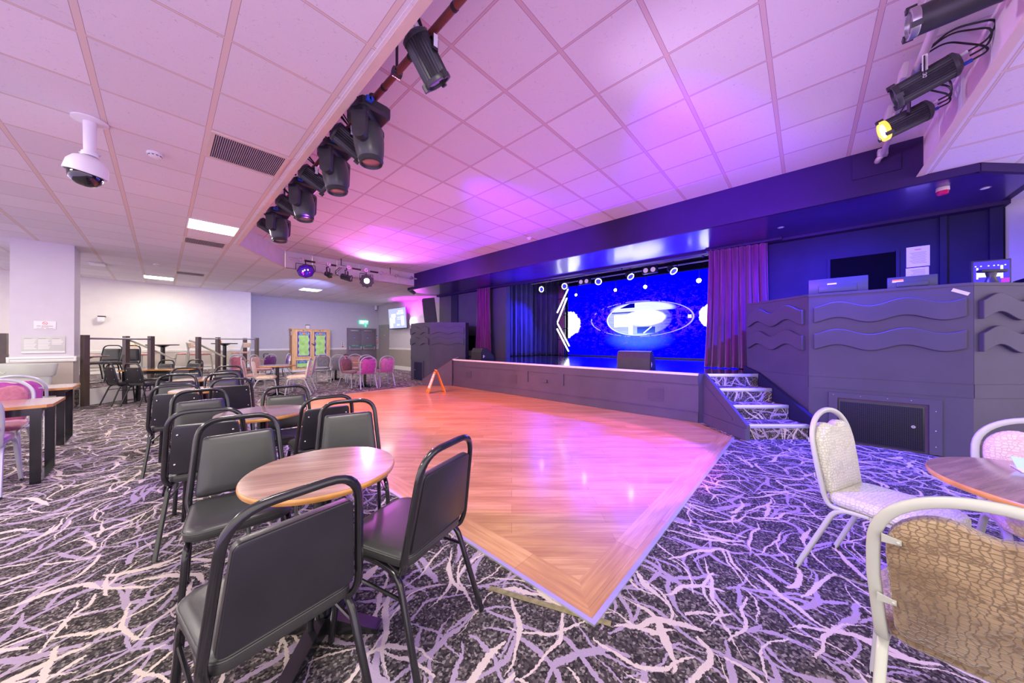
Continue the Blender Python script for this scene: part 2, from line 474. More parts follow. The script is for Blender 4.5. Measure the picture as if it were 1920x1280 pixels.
M = {}
M['carpet'] = mat_carpet()
M['carpet_riser'] = mat_carpet('carpet_riser', True)
M['floorwood'] = mat_wood('dance_floor_planks', PI/2-YAW)   # planks lie on the diagonal
M['borderx'] = mat_wood('border_plank', 0.0, (1.2, 0.19))
M['bordery'] = mat_wood('border_plank_turned', PI/2, (1.2, 0.19))
M['tabletop'] = mat_wood('walnut_laminate', 0.5, cols=((0.30, 0.19, 0.14), (0.42, 0.28, 0.21), (0.19, 0.115, 0.085)), rough=0.16, coat=0.6, seams=False, bands=True)
M['tableedge'] = pm('oak_edging', (0.58, 0.27, 0.07), 0.3, coat=0.4, var=0.2, vs=10)
M['cabwood'] = mat_wood('pine', PI/2, cols=((0.72, 0.45, 0.19), (0.85, 0.60, 0.30), (0.55, 0.30, 0.10)), rough=0.5, coat=0.1, seams=False)
M['cabside'] = mat_wood('pine_side', PI/2, cols=((0.52, 0.22, 0.09), (0.62, 0.30, 0.14), (0.42, 0.16, 0.05)), rough=0.5, coat=0.1, seams=False)
M['ceil_low'] = mat_ceiling('low_ceiling_tiles', 0.2687, 0.2022, 0.032, 0.014, (0.80, 0.76, 0.80), (0.74, 0.62, 0.56), (0.42, 0.33, 0.32))
M['ceil_high'] = mat_ceiling('raised_ceiling_tiles', 0.3016, 0.2145, 0.016, 0.030, (0.80, 0.76, 0.80), (0.68, 0.52, 0.56), (0.34, 0.22, 0.30))
M['fascia'] = pm('fascia_paint', (0.78, 0.74, 0.78), 0.6, var=0.04)
M['edgetrim'] = pm('ceiling_edge_trim', (0.74, 0.60, 0.52), 0.5, var=0.04)
M['cream'] = pm('cream_wall', (0.80, 0.77, 0.72), 0.75, var=0.02, bmp=0.05)
M['greywall'] = pm('grey_lilac_wall', (0.56, 0.54, 0.58), 0.75, var=0.02, bmp=0.05)
M['lowwall'] = pm('taupe_lower_wall', (0.36, 0.33, 0.29), 0.7, var=0.03)
M['lowcream'] = pm('beige_lower_wall', (0.52, 0.46, 0.40), 0.7, var=0.03)
M['colpaint'] = pm('column_paint', (0.66, 0.63, 0.68), 0.7, var=0.02)
M['white'] = pm('white_gloss', (0.84, 0.82, 0.78), 0.35, var=0.03, coat=0.2)
M['whitepl'] = pm('white_plastic', (0.82, 0.81, 0.82), 0.4, var=0.02)
M['blackpaint'] = pm('black_matt_paint', (0.022, 0.018, 0.060), 0.6, var=0.12, vs=3, bmp=0.06, bs=120, spec=0.15)
M['greypaint'] = pm('dark_grey_paint', (0.070, 0.060, 0.105), 0.6, var=0.10, vs=2.5, bmp=0.08, bs=160)
M['bulkpaint'] = pm('bulkhead_paint', (0.034, 0.016, 0.085), 0.5, var=0.10, vs=2, spec=0.2)
M['soffit'] = pm('satin_soffit_paint', (0.045, 0.016, 0.20), 0.32, var=0.2, vs=4, coat=0.55, spec=0.5)
M['stagefl'] = pm('stage_lino', (0.012, 0.012, 0.016), 0.12, var=0.3, vs=5, coat=0.6)
M['stagelip'] = pm('stage_lip_wood', (0.86, 0.76, 0.64), 0.5, var=0.08, vs=10)
M['steel'] = pm('brushed_steel', (0.62, 0.61, 0.64), 0.3, 1.0, var=0.06)
M['alu'] = pm('aluminium_nosing', (0.66, 0.68, 0.72), 0.4, 0.7, var=0.05)
M['nose'] = pm('yellow_nosing_insert', (0.62, 0.40, 0.12), 0.6, var=0.1)
M['blackmetal'] = pm('black_enamel_steel', (0.012, 0.012, 0.014), 0.20, 0.0, var=0.25, vs=14, coat=0.4)
M['vinyl'] = pm('black_vinyl', (0.034, 0.036, 0.035), 0.36, var=0.12, vs=9, bmp=0.12, bs=240, spec=0.7)
M['backboard'] = pm('black_back_board', (0.022, 0.021, 0.028), 0.35, var=0.2, vs=5, bmp=0.06, bs=80)
M['rivet'] = pm('nickel_rivet', (0.75, 0.75, 0.76), 0.25, 1.0, var=0.03)
M['silver'] = pm('silver_grey_frame', (0.46, 0.45, 0.52), 0.35, 0.25, var=0.05, coat=0.2)
M['whiteframe'] = pm('off_white_frame', (0.47, 0.49, 0.42), 0.35, 0.0, var=0.04, coat=0.3)
M['bkplastic'] = pm('black_plastic', (0.022, 0.022, 0.026), 0.4, var=0.2, vs=8, bmp=0.04)
M['fixture'] = pm('lantern_black', (0.030, 0.030, 0.034), 0.38, var=0.2, vs=8)
M['fixgrey'] = pm('lantern_grey', (0.045, 0.049, 0.050), 0.35, var=0.1, vs=6)
M['barred'] = pm('red_oxide_bar', (0.22, 0.055, 0.045), 0.35, 0.1, var=0.15)
M['barwhite'] = pm('white_bar', (0.62, 0.55, 0.60), 0.35, 0.2, var=0.06)
M['bluecon'] = pm('blue_power_connector', (0.02, 0.10, 0.62), 0.4, var=0.05)
M['cable'] = pm('black_cable', (0.016, 0.016, 0.018), 0.45, var=0.2)
M['post'] = pm('dark_brown_post', (0.085, 0.058, 0.050), 0.4, var=0.15, coat=0.2)
M['toprail'] = pm('grey_top_rail', (0.30, 0.27, 0.32), 0.35, 0.3)
M['rail'] = pm('pale_handrail', (0.44, 0.42, 0.35), 0.4, 0.2, var=0.04)
M['bin'] = pm('pale_grey_plastic', (0.52, 0.55, 0.48), 0.5, var=0.03)
M['door'] = pm('grey_door', (0.20, 0.17, 0.21), 0.5, var=0.04)
M['door2'] = pm('taupe_door', (0.34, 0.31, 0.30), 0.5, var=0.04)
M['doorframe'] = pm('door_frame', (0.30, 0.29, 0.30), 0.5, var=0.04)
M['red'] = pm('signal_red', (0.62, 0.02, 0.03), 0.35, var=0.05, coat=0.3)
M['green'] = pm('sign_green', (0.01, 0.32, 0.20), 0.45, var=0.04)
M['bluesign'] = pm('sign_blue', (0.03, 0.16, 0.62), 0.45, var=0.04)
M['ink'] = pm('print_black', (0.05, 0.05, 0.06), 0.7, var=0.05)
M['inkred'] = pm('print_red', (0.65, 0.08, 0.08), 0.7, var=0.05)
M['inkgrey'] = pm('print_grey', (0.34, 0.34, 0.34), 0.7, var=0.05)
M['paper'] = pm('paper', (0.82, 0.81, 0.80), 0.8, var=0.02)
M['greysheet'] = pm('grey_sheet', (0.60, 0.61, 0.57), 0.5, var=0.03)
M['palebar'] = pm('pale_print', (0.78, 0.78, 0.74), 0.6, var=0.02)
M['orange'] = pm('orange_plastic', (0.90, 0.26, 0.015), 0.4, var=0.05)
M['purple'] = pm('purple_print', (0.13, 0.03, 0.32), 0.5, var=0.05)
M['lime'] = pm('lime_print', (0.44, 0.80, 0.22), 0.5, var=0.14, vs=5)
M['lime2'] = pm('lime_splat', (0.34, 0.68, 0.17), 0.5, var=0.08)
M['skyblue'] = pm('pale_blue_print', (0.45, 0.72, 0.85), 0.5, var=0.05)
M['navy'] = pm('royal_blue_print', (0.03, 0.16, 0.50), 0.5, var=0.05)
M['grille'] = mat_grille('black_mesh_grille', (0.022, 0.021, 0.030), (0.003, 0.003, 0.004), 62)
M['vent'] = pm('vent_shadow', (0.10, 0.06, 0.10), 0.8, var=0.05)
M['ventbar'] = pm('vent_slat', (0.42, 0.34, 0.40), 0.5, var=0.05)
M['glassblk'] = pm('black_glass', (0.006, 0.006, 0.010), 0.08, var=0.3, coat=0.8)
M['curt_p'] = mat_curtain('plum_velour', (0.11, 0.004, 0.075), (0.19, 0.008, 0.13))
M['curt_b'] = mat_curtain('black_drape', (0.020, 0.016, 0.06), (0.045, 0.035, 0.12))
M['tape'] = pm('masking_tape', (0.70, 0.72, 0.55), 0.7, var=0.06)
M['oldtape'] = pm('olive_tape_residue', (0.22, 0.20, 0.08), 0.85, var=0.3, vs=30)
M['croc_brown'] = mat_croc('brown_croc_velvet', (0.20, 0.125, 0.055), (0.40, 0.28, 0.145), (0.15, 0.092, 0.04), (64, 64, 90), 0.45, 0.5)
M['croc_cream'] = mat_croc('cream_croc_fabric', (0.62, 0.62, 0.52), (0.70, 0.70, 0.60), (0.50, 0.50, 0.42), (60, 60, 70), 0.6, 0.1)
M['croc_peach'] = mat_croc('peach_croc_fabric', (0.72, 0.56, 0.44), (0.78, 0.64, 0.50), (0.62, 0.46, 0.35), (60, 60, 70), 0.6, 0.1)
V_ROSE = mat_velvet('rose_velvet', (0.42, 0.13, 0.19))
V_MAG_LIT = mat_velvet('magenta_lit_velvet', (0.42, 0.06, 0.34))  # magenta, plum and orchid casts of the coloured lamps kept in fabric colour
V_PLUM_LIT = mat_velvet('plum_lit_velvet', (0.15, 0.025, 0.20))
V_CREAM = mat_velvet('cream_velvet', (0.74, 0.58, 0.42))
V_DUSTY = mat_velvet('dusty_pink_velvet', (0.50, 0.26, 0.24))
V_GREY = mat_velvet('grey_velvet', (0.22, 0.22, 0.26))
V_PINK_LIT = mat_velvet('orchid_lit_velvet', (0.52, 0.16, 0.40))
V_BROWN = mat_velvet('brown_velvet', (0.26, 0.11, 0.13))
M['led'] = mat_ledwall()
M['e_panel'] = em('ceiling_panel_glow', (1.0, 0.90, 0.70), 12)
M['e_white'] = em('lamp_white', (0.95, 0.95, 1.0), 14)
M['e_tube'] = em('neon_tube', (0.95, 0.97, 1.0), 6)
M['e_ring'] = em('led_ring', (0.90, 0.92, 1.0), 5)
M['e_blue'] = em('blue_lens', (0.02, 0.02, 1.0), 2.0)
M['e_green'] = em('exit_green', (0.10, 0.90, 0.50), 1.6)
M['e_exit'] = em('exit_white', (0.85, 1.0, 0.92), 1.8)
M['e_tv'] = em('tv_lilac', (0.52, 0.56, 0.95), 1.0)
M['e_tvw'] = em('tv_pale', (0.85, 0.87, 1.0), 1.1)
M['e_pink'] = em('blinder_lens', (0.50, 0.30, 0.75), 0.9)
M['e_magenta'] = em('magenta_lens', (0.75, 0.02, 0.9), 2.5)
M['e_amber_halo'] = em('amber_halo', (1.0, 0.55, 0.08), 1.4)  # amber flare around the lit lantern, put in as a glowing ring
M['lens'] = pm('dusky_lens', (0.30, 0.16, 0.20), 0.1, var=0.1, coat=0.8)
M['sounder'] = pm('red_lens', (0.60, 0.01, 0.12), 0.25, var=0.05, coat=0.4)

# ------------------------------------------------------------------ objects
def tag(o, label=None, cat=None, group=None, kind=None):
    if label: o['label'] = label
    if cat: o['category'] = cat
    if group: o['group'] = group
    if kind: o['kind'] = kind
    return o
def thing(name, label, cat, loc=(0, 0, 0), rz=0.0, group=None, rot=None):
    o = D.objects.new(name, None)
    o.empty_display_size = 0.1
    COL.objects.link(o)
    o.location = loc
    o.rotation_euler = rot if rot is not None else (0, 0, rz)
    return tag(o, label, cat, group)
def kids(o):
    return [c for c in D.objects if c.parent == o]
def dup(root, loc, rz, label=None, group=None, mats=None, rot=None):
    """copy of a thing with copies of its parts and sub-parts; mats = {part: material}"""
    def cp(o, par):
        c = o.copy()
        if mats and par is not None:
            nm = o.name.split('.')[0]
            if nm in mats:
                c.data = o.data.copy(); c.data.materials.clear(); c.data.materials.append(mats[nm])
        COL.objects.link(c)
        c.parent = par
        for k in KIDS.get(o.name, ()):
            cp(k, c)
        return c
    r = cp(root, None)
    r.location = loc; r.rotation_euler = rot if rot is not None else (0, 0, rz)
    if label: r['label'] = label
    if group: r['group'] = group
    return r
KIDS = {}
def reg(root):
    for o in D.objects:
        KIDS[o.name] = []
    for o in D.objects:
        if o.parent: KIDS[o.parent.name].append(o)
def struct(name, mb, m, label=None, cat=None, **kw):
    o = mb.build(name, m, None, **kw)
    return tag(o, label, cat, None, 'structure')

def text(name, body, size, m, parent, mat4, depth=0.001, align='CENTER', sx=1.0):
    cu = D.curves.new(name, 'FONT')
    cu.body = body; cu.size = size; cu.align_x = align; cu.align_y = 'CENTER'; cu.extrude = depth
    tmp = D.objects.new(name+'_tmp', cu)
    COL.objects.link(tmp)
    bpy.context.view_layer.update()
    me = D.meshes.new_from_object(tmp.evaluated_get(bpy.context.evaluated_depsgraph_get()))
    D.objects.remove(tmp); D.curves.remove(cu)
    me.transform(mat4 @ Matrix.Diagonal((sx, 1, 1, 1)))
    me.materials.clear(); me.materials.append(m)
    me.name = name
    o = D.objects.new(name, me)
    COL.objects.link(o)
    o.parent = parent
    return o
def facing(loc, nx, ny, up=Vector((0, 0, 1))):
    """matrix placing the local XY plane upright at loc with +Z along (nx,ny)"""
    z = Vector((nx, ny, 0)).normalized(); x = up.cross(z).normalized(); y = z.cross(x)
    return Matrix(((x.x, y.x, z.x, loc[0]), (x.y, y.y, z.y, loc[1]), (x.z, y.z, z.z, loc[2]), (0, 0, 0, 1)))

# =================================================================== THE SETTING
SM = Matrix(((RT.x, FW.x, 0, 0), (RT.y, FW.y, 0, 0), (0, 0, 1, 0), (0, 0, 0, 1)))   # (r, f, z) -> room

mb = MB(); mb.prism([(2.17, -4), (8.2, -4), (8.2, 17), (-6, 17), (-6, 4.92)], -0.12, 0.0)
struct('floor', mb, M['carpet'], 'dark patterned carpet with cream and lilac strokes')
# dance floor
DF = [(1.33, 0.72), (5.15, 0.72), (5.70, 1.26), (5.70, 7.56), (5.16, 8.22), (1.33, 8.22)]
mb = MB(); mb.prism([(1.50, 0.89), (5.30, 0.89), (5.70, 1.26), (5.70, 7.56), (5.30, 8.05), (1.50, 8.05)], 0.0005, 0.008)
df = struct('floor_dance', mb, M['floorwood'], 'orange wooden dance floor in front of the stage', smooth=False)
mb = MB(); mb.prism([(1.33, 0.72), (5.15, 0.72), (5.30, 0.89), (1.50, 0.89)], 0.0005, 0.008)
mb.prism([(1.33, 8.22), (1.50, 8.05), (5.30, 8.05), (5.16, 8.22)], 0.0005, 0.008)
mb.build('border_boards', M['borderx'], df, smooth=False)
mb = MB(); mb.prism([(1.33, 0.72), (1.50, 0.89), (1.50, 8.05), (1.33, 8.22)], 0.0005, 0.008)
mb.build('border_boards', M['bordery'], df, smooth=False)
mb = MB()
mb.b2(1.305, 1.33, 0.695, 8.245, 0.0005, 0.010); mb.b2(1.33, 5.15, 0.695, 0.72, 0.0005, 0.010); mb.b2(1.33, 5.16, 8.22, 8.245, 0.0005, 0.010)
struct('trim_1', mb, M['alu'], 'metal edge strip around the dance floor', smooth=False)
mb = MB()
a = Vector((1.13, 1.20, 0)); d = Vector((0.25, -0.62, 0)); 
mb.poly([a, a+d*0.9, a+d*0.9+Vector((0.03, 0.012, 0)), a+Vector((0.03, 0.012, 0))])
o = mb.build('floor_tape', M['oldtape'], None, smooth=False, xf=Matrix.Translation((0, 0, 0.003)))
tag(o, 'worn olive strip of tape residue on the carpet by the dance floor corner', 'tape')

# ceilings
mb = MB()
for p in ([(-6, 4.92), (0.93, -2.64), (0.93, 7.95), (0.93, 16.3), (-6, 16.3)],
          [(0.93, 7.95), (2.08, 9.62), (2.08, 16.3), (0.93, 16.3)],
          [(2.08, 9.62), (5.70, 9.62), (5.70, 16.3), (2.08, 16.3)],
          [(5.70, 9.70), (8.2, 9.70), (8.2, 16.3), (5.70, 16.3)],
          [(0.93, -0.96), (0.93, -2.64), (2.17, -4), (8.2, -4), (8.2, -0.96)]):
    mb.prism(p, CL, CL+0.02)
struct('ceiling', mb, M['ceil_low'], 'low suspended ceiling of square tiles', smooth=False)
mb = MB(); mb.b2(0.6, 6.2, -1.3, 9.9, CH, CH+0.03)
struct('ceiling_raised', mb, M['ceil_high'], 'raised tiled ceiling above the dance floor', smooth=False)
fas = [(5.70, -0.96), (0.93, -0.96), (0.93, 7.95), (2.08, 9.62), (5.70, 9.62)]
mb = MB()
for p, q in zip(fas, fas[1:]):
    p = Vector((*p, 0)); q = Vector((*q, 0)); d = (q-p); n = Vector((d.y, -d.x, 0)).normalized()
    k = max(1, round(d.length/0.62))
    for i in range(k):                       # butt-jointed white boards
        a = p+d*(i/k)+d.normalized()*0.004; b = p+d*((i+1)/k)-d.normalized()*0.004
        mb.prism([(a.x, a.y), (b.x, b.y), (b.x-n.x*0.02, b.y-n.y*0.02), (a.x-n.x*0.02, a.y-n.y*0.02)], CL-0.004, CH+0.01)
struct('trim_2', mb, M['fascia'], 'white fascia boards around the raised ceiling', smooth=False)
mb = MB()
for p, q in zip(fas, fas[1:]):
    p = Vector((*p, 0)); q = Vector((*q, 0)); d = (q-p).normalized(); n = Vector((d.y, -d.x, 0))
    a = p-n*0.002; b = q-n*0.002
    mb.prism([(a.x, a.y), (b.x, b.y), (b.x-n.x*-0.055, b.y-n.y*-0.055), (a.x-n.x*-0.055, a.y-n.y*-0.055)], CL-0.008, CL-0.001)
struct('trim_3', mb, M['edgetrim'], 'beige angle trim along the ceiling step', smooth=False)

# bulkhead over the stage front
BK = [(5.67, 10.02), (5.67, -1.32), (6.28, -1.93), (7.46, -1.93), (7.46, 10.72), (6.30, 10.72)]
mb = MB(); mb.prism(BK, 3.10, 3.75)
bk = struct('bulkhead', mb, M['bulkpaint'], 'dark painted bulkhead running above the stage front', smooth=False)
mb = MB(); mb.prism([(5.80, 9.96), (5.80, -1.26), (6.34, -1.85), (7.29, -1.85), (7.29, 10.60), (6.36, 10.60)], 3.094, 3.0995); mb.build('soffit_board', M['soffit'], bk, smooth=False)
mb = MB()
def rim(mb, poly, i0, i1, off, th, z0, z1):
    for i in range(i0, i1):
        p = Vector((*poly[i % len(poly)], 0)); q = Vector((*poly[(i+1) % len(poly)], 0))
        d = (q-p).normalized(); n = Vector((d.y, -d.x, 0))       # inwards for this winding is -n
        a = p-n*off; b = q-n*off
        mb.prism([(a.x, a.y), (b.x, b.y), (b.x-n.x*th, b.y-n.y*th), (a.x-n.x*th, a.y-n.y*th)], z0, z1)
cbk = sum((Vector((*p, 0)) for p in BK), Vector())/len(BK)
for (p, q) in ((BK[5], BK[0]), (BK[0], BK[1]), (BK[1], BK[2])):
    p = Vector((*p, 0)); q = Vector((*q, 0)); d = (q-p).normalized(); n = Vector((-d.y, d.x, 0))
    if n.dot(cbk-p) < 0: n = -n
    for off, th, z0, z1 in ((-0.012, 0.05, 3.03, 3.14), (0.038, 0.035, 3.06, 3.105)):
        a = p+n*off; b = q+n*off
        mb.prism([(a.x, a.y), (b.x, b.y), (b.x+n.x*th, b.y+n.y*th), (a.x+n.x*th, a.y+n.y*th)], z0, z1)
mb.b2(7.30, 7.458, -1.93, 10.72, 3.05, 3.101)
mb.build('moulding', M['bulkpaint'], bk, smooth=False)
mb = MB(); mb.b2(5.655, 5.668, -0.80, -0.42, 3.24, 3.50)
mb.build('fixing_board', M['bulkpaint'], bk, smooth=False)

# walls
def wall(name, x0, x1, y0, y1, z0, z1, zs, mup, mlow, label, rail=None, base=None):
    mb = MB(); mb.b2(x0, x1, y0, y1, zs, z1)
    w = struct(name, mb, mup, label, smooth=False)
    if zs > z0:
        mb = MB(); mb.b2(x0, x1, y0, y1, z0, zs); mb.build('lower_wall', mlow, w, smooth=False)
    return w
wall('wall_beige', -6, 2.24, 15.26, 15.4, 0, CL, 0.98, M['cream'], M['lowcream'], 'bright cream wall behind the raised seating')
wall('wall_far', 2.24, 7.60, 16.16, 16.3, 0, CL, 0.95, M['greywall'], M['lowwall'], 'pale lilac grey wall with the double doors')
mb = MB(); mb.b2(2.10, 2.24, 15.4, 16.16, 0, CL); struct('wall_return', mb, M['greywall'], 'short return wall beside the raised seating', smooth=False)
wall('wall_right', 7.456, 7.6, 10.75, 16.16, 0, CL, 0.95, M['greywall'], M['lowwall'], 'lilac grey wall beyond the stage')
mb = MB(); mb.b2(7.456, 7.6, -4, -1.93, 0, CL); struct('wall_right_end', mb, M['greywall'], 'pale wall to the right of the control desk', smooth=False)
mb = MB()
def prof_rail(mb, p, q, n, z, h=0.06, d=0.022):
    p = Vector(p); q = Vector(q); n = Vector(n)
    pr = [(0, -h*0.5), (d*0.4, -h*0.5), (d*0.75, -h*0.2), (d*0.55, 0), (d, h*0.2), (d*0.8, h*0.5), (0, h*0.5)]
    mb.loft([[p+n*a+Vector((0, 0, z+b)) for a, b in pr], [q+n*a+Vector((0, 0, z+b)) for a, b in pr]])
prof_rail(mb, (-6, 15.26, 0), (2.24, 15.26, 0), (0, -1, 0), 0.98, 0.07)
struct('trim_4', mb, M['white'], 'white dado rail on the cream wall')
mb = MB(); prof_rail(mb, (2.24, 16.16, 0), (5.95, 16.16, 0), (0, -1, 0), 0.955, 0.07); prof_rail(mb, (7.38, 16.16, 0), (7.456, 16.16, 0), (0, -1, 0), 0.955, 0.07)
struct('trim_5', mb, M['white'], 'white dado rail on the far wall')
mb = MB(); prof_rail(mb, (7.456, 14.90, 0), (7.456, 10.75, 0), (-1, 0, 0), 0.955, 0.07)
struct('trim_6', mb, M['white'], 'white dado rail between the grey door and the stage')
mb = MB(); mb.b2(-6, 2.24, 15.235, 15.258, PF, PF+0.14); struct('baseboard_beige', mb, M['white'], 'white skirting on the platform', smooth=False)
mb = MB(); mb.b2(2.24, 5.95, 16.135, 16.158, 0, 0.17); struct('baseboard_far', mb, M['white'], 'white skirting on the far wall', smooth=False)
mb = MB(); mb.b2(7.43, 7.454, 10.76, 14.90, 0, 0.17); struct('baseboard_right', mb, M['white'], 'white skirting on the wall beyond the stage', smooth=False)

# column
mb = MB(); mb.b2(-1.82, -1.14, 10.38, 11.05, 0.97, CL)
cl = struct('column', mb, M['colpaint'], 'square lilac column at the edge of the seating', smooth=False)
mb = MB(); mb.b2(-1.81, -1.15, 10.39, 11.04, 0, 0.97); mb.build('lower_column', M['lowcream'], cl, smooth=False)
mb = MB()
prof_rail(mb, (-1.85, 10.38, 0), (-1.11, 10.38, 0), (0, -1, 0), 0.945, 0.10, 0.03)
prof_rail(mb, (-1.14, 10.35, 0), (-1.14, 11.05, 0), (1, 0, 0), 0.945, 0.10, 0.03)
prof_rail(mb, (-1.82, 11.05, 0), (-1.82, 10.35, 0), (-1, 0, 0), 0.945, 0.10, 0.03)
mb.build('dado_rail', M['white'], cl)

# seating platform: its edge runs along the viewing direction
mb = MB()
P0 = RT*-8.5+FW*6.3; P1 = RT*-8.5+FW*11.0
mb.prism([(P0.x, P0.y), (P1.x, P1.y), (2.24, 15.26), (-6, 15.26), (-6, P0.y)], 0.001, PF)
pl = struct('platform', mb, M['carpet'], 'low carpeted seating platform behind the column', smooth=False)
mb = MB(); mb.box((-8.485, 8.65, PF/2), (0.02, 4.7, PF-0.004)); mb.build('riser', M['white'], pl, smooth=False, xf=SM)
mb = MB(); mb.box((-8.25, 8.12, 0.085), (0.45, 1.0, 0.165)); mb.build('step', M['carpet'], pl, smooth=False, xf=SM)
mb = MB(); mb.box((-8.02, 8.12, 0.145), (0.03, 1.0, 0.05)); mb.box((-8.47, 8.12, 0.31), (0.03, 1.0, 0.05)); mb.build('step_edge', M['white'], pl, smooth=False, xf=SM)

# stage
SG = [(5.72, 1.25), (5.72, 7.56), (6.48, 8.27), (7.46, 8.27), (7.46, 11.0), (10.6, 11.0), (10.6, -2.0), (7.46, -2.0), (7.46, 0.3), (6.32, 0.62)]
mb = MB(); mb.prism(SG, 0.001, ST-0.006)
sg = struct('stage', mb, M['greypaint'], 'raised stage with a dark grey front', smooth=False)
mb = MB(); mb.prism([(5.76, 1.25), (5.76, 7.56), (6.50, 8.25), (7.46, 8.25), (7.46, 11.0), (10.6, 11.0), (10.6, -2.0), (7.46, -2.0), (7.46, 0.3), (6.32, 0.62)], ST-0.006, ST)
mb.build('stage_floor', M['stagefl'], sg, smooth=False)
mb = MB(); mb.b2(5.695, 5.765, 1.25, 7.56, ST-0.032, ST+0.004, 0.004)
a = Vector((5.72, 7.56, 0)); b = Vector((6.48, 8.27, 0)); d = (b-a).normalized(); n = Vector((-d.y, d.x, 0))
mb.prism([(a.x, a.y), (b.x, b.y), (b.x-n.x*-0.03, b.y-n.y*-0.03), (a.x-n.x*-0.03, a.y-n.y*-0.03)], ST-0.032, ST+0.004)
mb.build('stage_edge', M['stagelip'], sg)
mb = MB(); mb.b2(5.702, 5.719, 1.25, 7.56, 0.60, ST-0.033); mb.build('frieze_board', M['greypaint'], sg, smooth=False)
mb = MB(); mb.b2(5.695, 5.719, 1.25, 7.56, 0.01, 0.15)
mb.loft([[(5.719, y, 0.175), (5.705, y, 0.172), (5.688, y, 0.158), (5.688, y, 0.15), (5.719, y, 0.15)] for y in (1.25, 7.56)])
mb.build('skirting', M['greypaint'], sg, smooth=False)
for y0, y1, z0, z1 in ((5.08, 5.33, 0.28, 0.49), (1.77, 2.04, 0.27, 0.50), (6.74, 6.98, 0.30, 0.48)):
    mb = MB(); mb.b2(5.712, 5.7195, y0, y1, z0, z1)
    k = 9
    for i in range(k):
        z = z0+0.02+(z1-z0-0.04)*i/(k-1)
        mb.box((5.709, (y0+y1)/2, z), (0.008, (y1-y0)-0.03, 0.009), (0, 0.5, 0))
    mb.build('air_grille', M['greypaint'], sg, smooth=False)
for y in (4.80, 3.825):
    mb = MB(); mb.b2(5.700, 5.7195, y-0.07, y+0.07, 0.36, 0.60); mb.build('batten', M['greypaint'], sg, smooth=False)
mb = MB(); mb.b2(5.685, 5.7195, 4.18, 4.33, 0.385, 0.445, 0.005); mb.build('socket_box', M['greypaint'], sg, smooth=False)

# stage house: walls around the stage
mb = MB(); mb.b2(7.46, 7.66, 7.10, 10.75, ST, 3.72); struct('wall_stage_left', mb, M['greypaint'], 'dark wall left of the stage opening', smooth=False)
mb = MB(); mb.b2(7.46, 7.66, -1.93, 0.95, ST, 3.72); wsr = struct('wall_stage_right', mb, M['blackpaint'], 'dark wall behind the control desk', smooth=False)
mb = MB(); mb.b2(7.445, 7.4595, -1.03, -0.27, 1.95, 2.64); mb.build('control_window', pm('unlit_opening', (0.003, 0.003, 0.006), 0.9, spec=0.05), wsr, smooth=False)
for y0, y1 in ((-1.035, -1.0), (-0.30, -0.265)):
    mb = MB(); mb.b2(7.435, 7.4595, y0, y1, 1.95, 2.66); mb.build('window_trim', M['blackpaint'], wsr, smooth=False)
mb = MB(); mb.b2(7.47, 7.64, 0.95, 7.10, 3.16, 3.72); struct('wall_stage_header', mb, M['blackpaint'], 'dark header above the stage opening', smooth=False)
mb = MB(); mb.b2(10.6, 10.7, -2.1, 11.1, ST, 3.75); struct('wall_stage_back', mb, M['blackpaint'], 'black wall behind the screen', smooth=False)
mb = MB(); mb.b2(7.66, 10.6, 11.0, 11.1, ST, 3.75); mb.b2(7.66, 10.6, -2.1, -2.0, ST, 3.75); struct('wall_stage_side', mb, M['blackpaint'], 'black side walls of the stage', smooth=False)
mb = MB(); mb.b2(7.46, 10.7, -2.1, 11.1, 3.72, 3.78); struct('ceiling_stage', mb, pm('stage_ceiling_paint', (0.30, 0.29, 0.33), 0.6, var=0.3, vs=3), 'scuffed grey ceiling over the stage', smooth=False)
mb = MB(); mb.b2(7.425, 7.458, 9.55, 9.95, ST, 3.05); struct('trim_7', mb, M['blackpaint'], 'dark pilaster left of the stage curtain', smooth=False)
mb = MB(); mb.b2(7.40, 7.458, -1.90, -1.80, ST, 3.05); mb.b2(7.42, 7.458, -1.46, -1.40, ST, 3.05); struct('trim_8', mb, M['blackpaint'], 'dark pilasters behind the control desk', smooth=False)

# ------------------------------------------------------------------ stairs
st = thing('stage_stairs', 'carpeted four-step stairs with metal nosings beside the right desk', 'stairs')
st['kind'] = 'structure'
NF = [4.20, 4.50, 4.79, 5.06]; NZ = [0.194, 0.389, 0.583, ST-0.004]
mb = MB()
for k in range(4):
    z0 = 0.001 if k == 0 else NZ[k-1]
    mb.b2(3.075, 3.885, NF[k]+0.015, 5.42 if k < 3 else 5.42, z0, NZ[k]-0.002)
mb.build('steps', M['carpet'], st, smooth=False, xf=SM)
for k in range(4):
    mb = MB(); mb.b2(3.076, 3.884, NF[k]+0.006, NF[k]+0.0148, 0.002 if k == 0 else NZ[k-1]+0.001, NZ[k]-0.046)
    mb.build('riser', M['carpet_riser'], st, smooth=False, xf=SM)
for k in range(4):
    mb = MB(); mb.b2(3.075, 3.885 if k else 3.895, NF[k], NF[k]+0.016, NZ[k]-0.045, NZ[k]+0.003, 0.003)
    mb.b2(3.075, 3.885, NF[k]+0.003, NF[k]+0.014, NZ[k]-0.004, NZ[k]+0.004)
    o = mb.build('nosing', M['alu'], st, xf=SM)
    mb = MB(); mb.b2(3.075, 3.885, NF[k]+0.016, NF[k]+0.045, NZ[k]-0.001, NZ[k]+0.003)
    mb.build('nosing_insert', M['nose'], o, smooth=False, xf=SM)
def fz_prism(mb, poly, r0, r1):
    mb.loft([[(r0, f, z) for f, z in poly], [(r1, f, z) for f, z in poly]])
mb = MB(); fz_prism(mb, [(4.14, 0.002), (5.13, 0.002), (5.13, ST), (5.04, ST), (4.14, 0.20)], 3.03, 3.072)
o = mb.build('left_stringer', M['greypaint'], st, smooth=False, xf=SM)
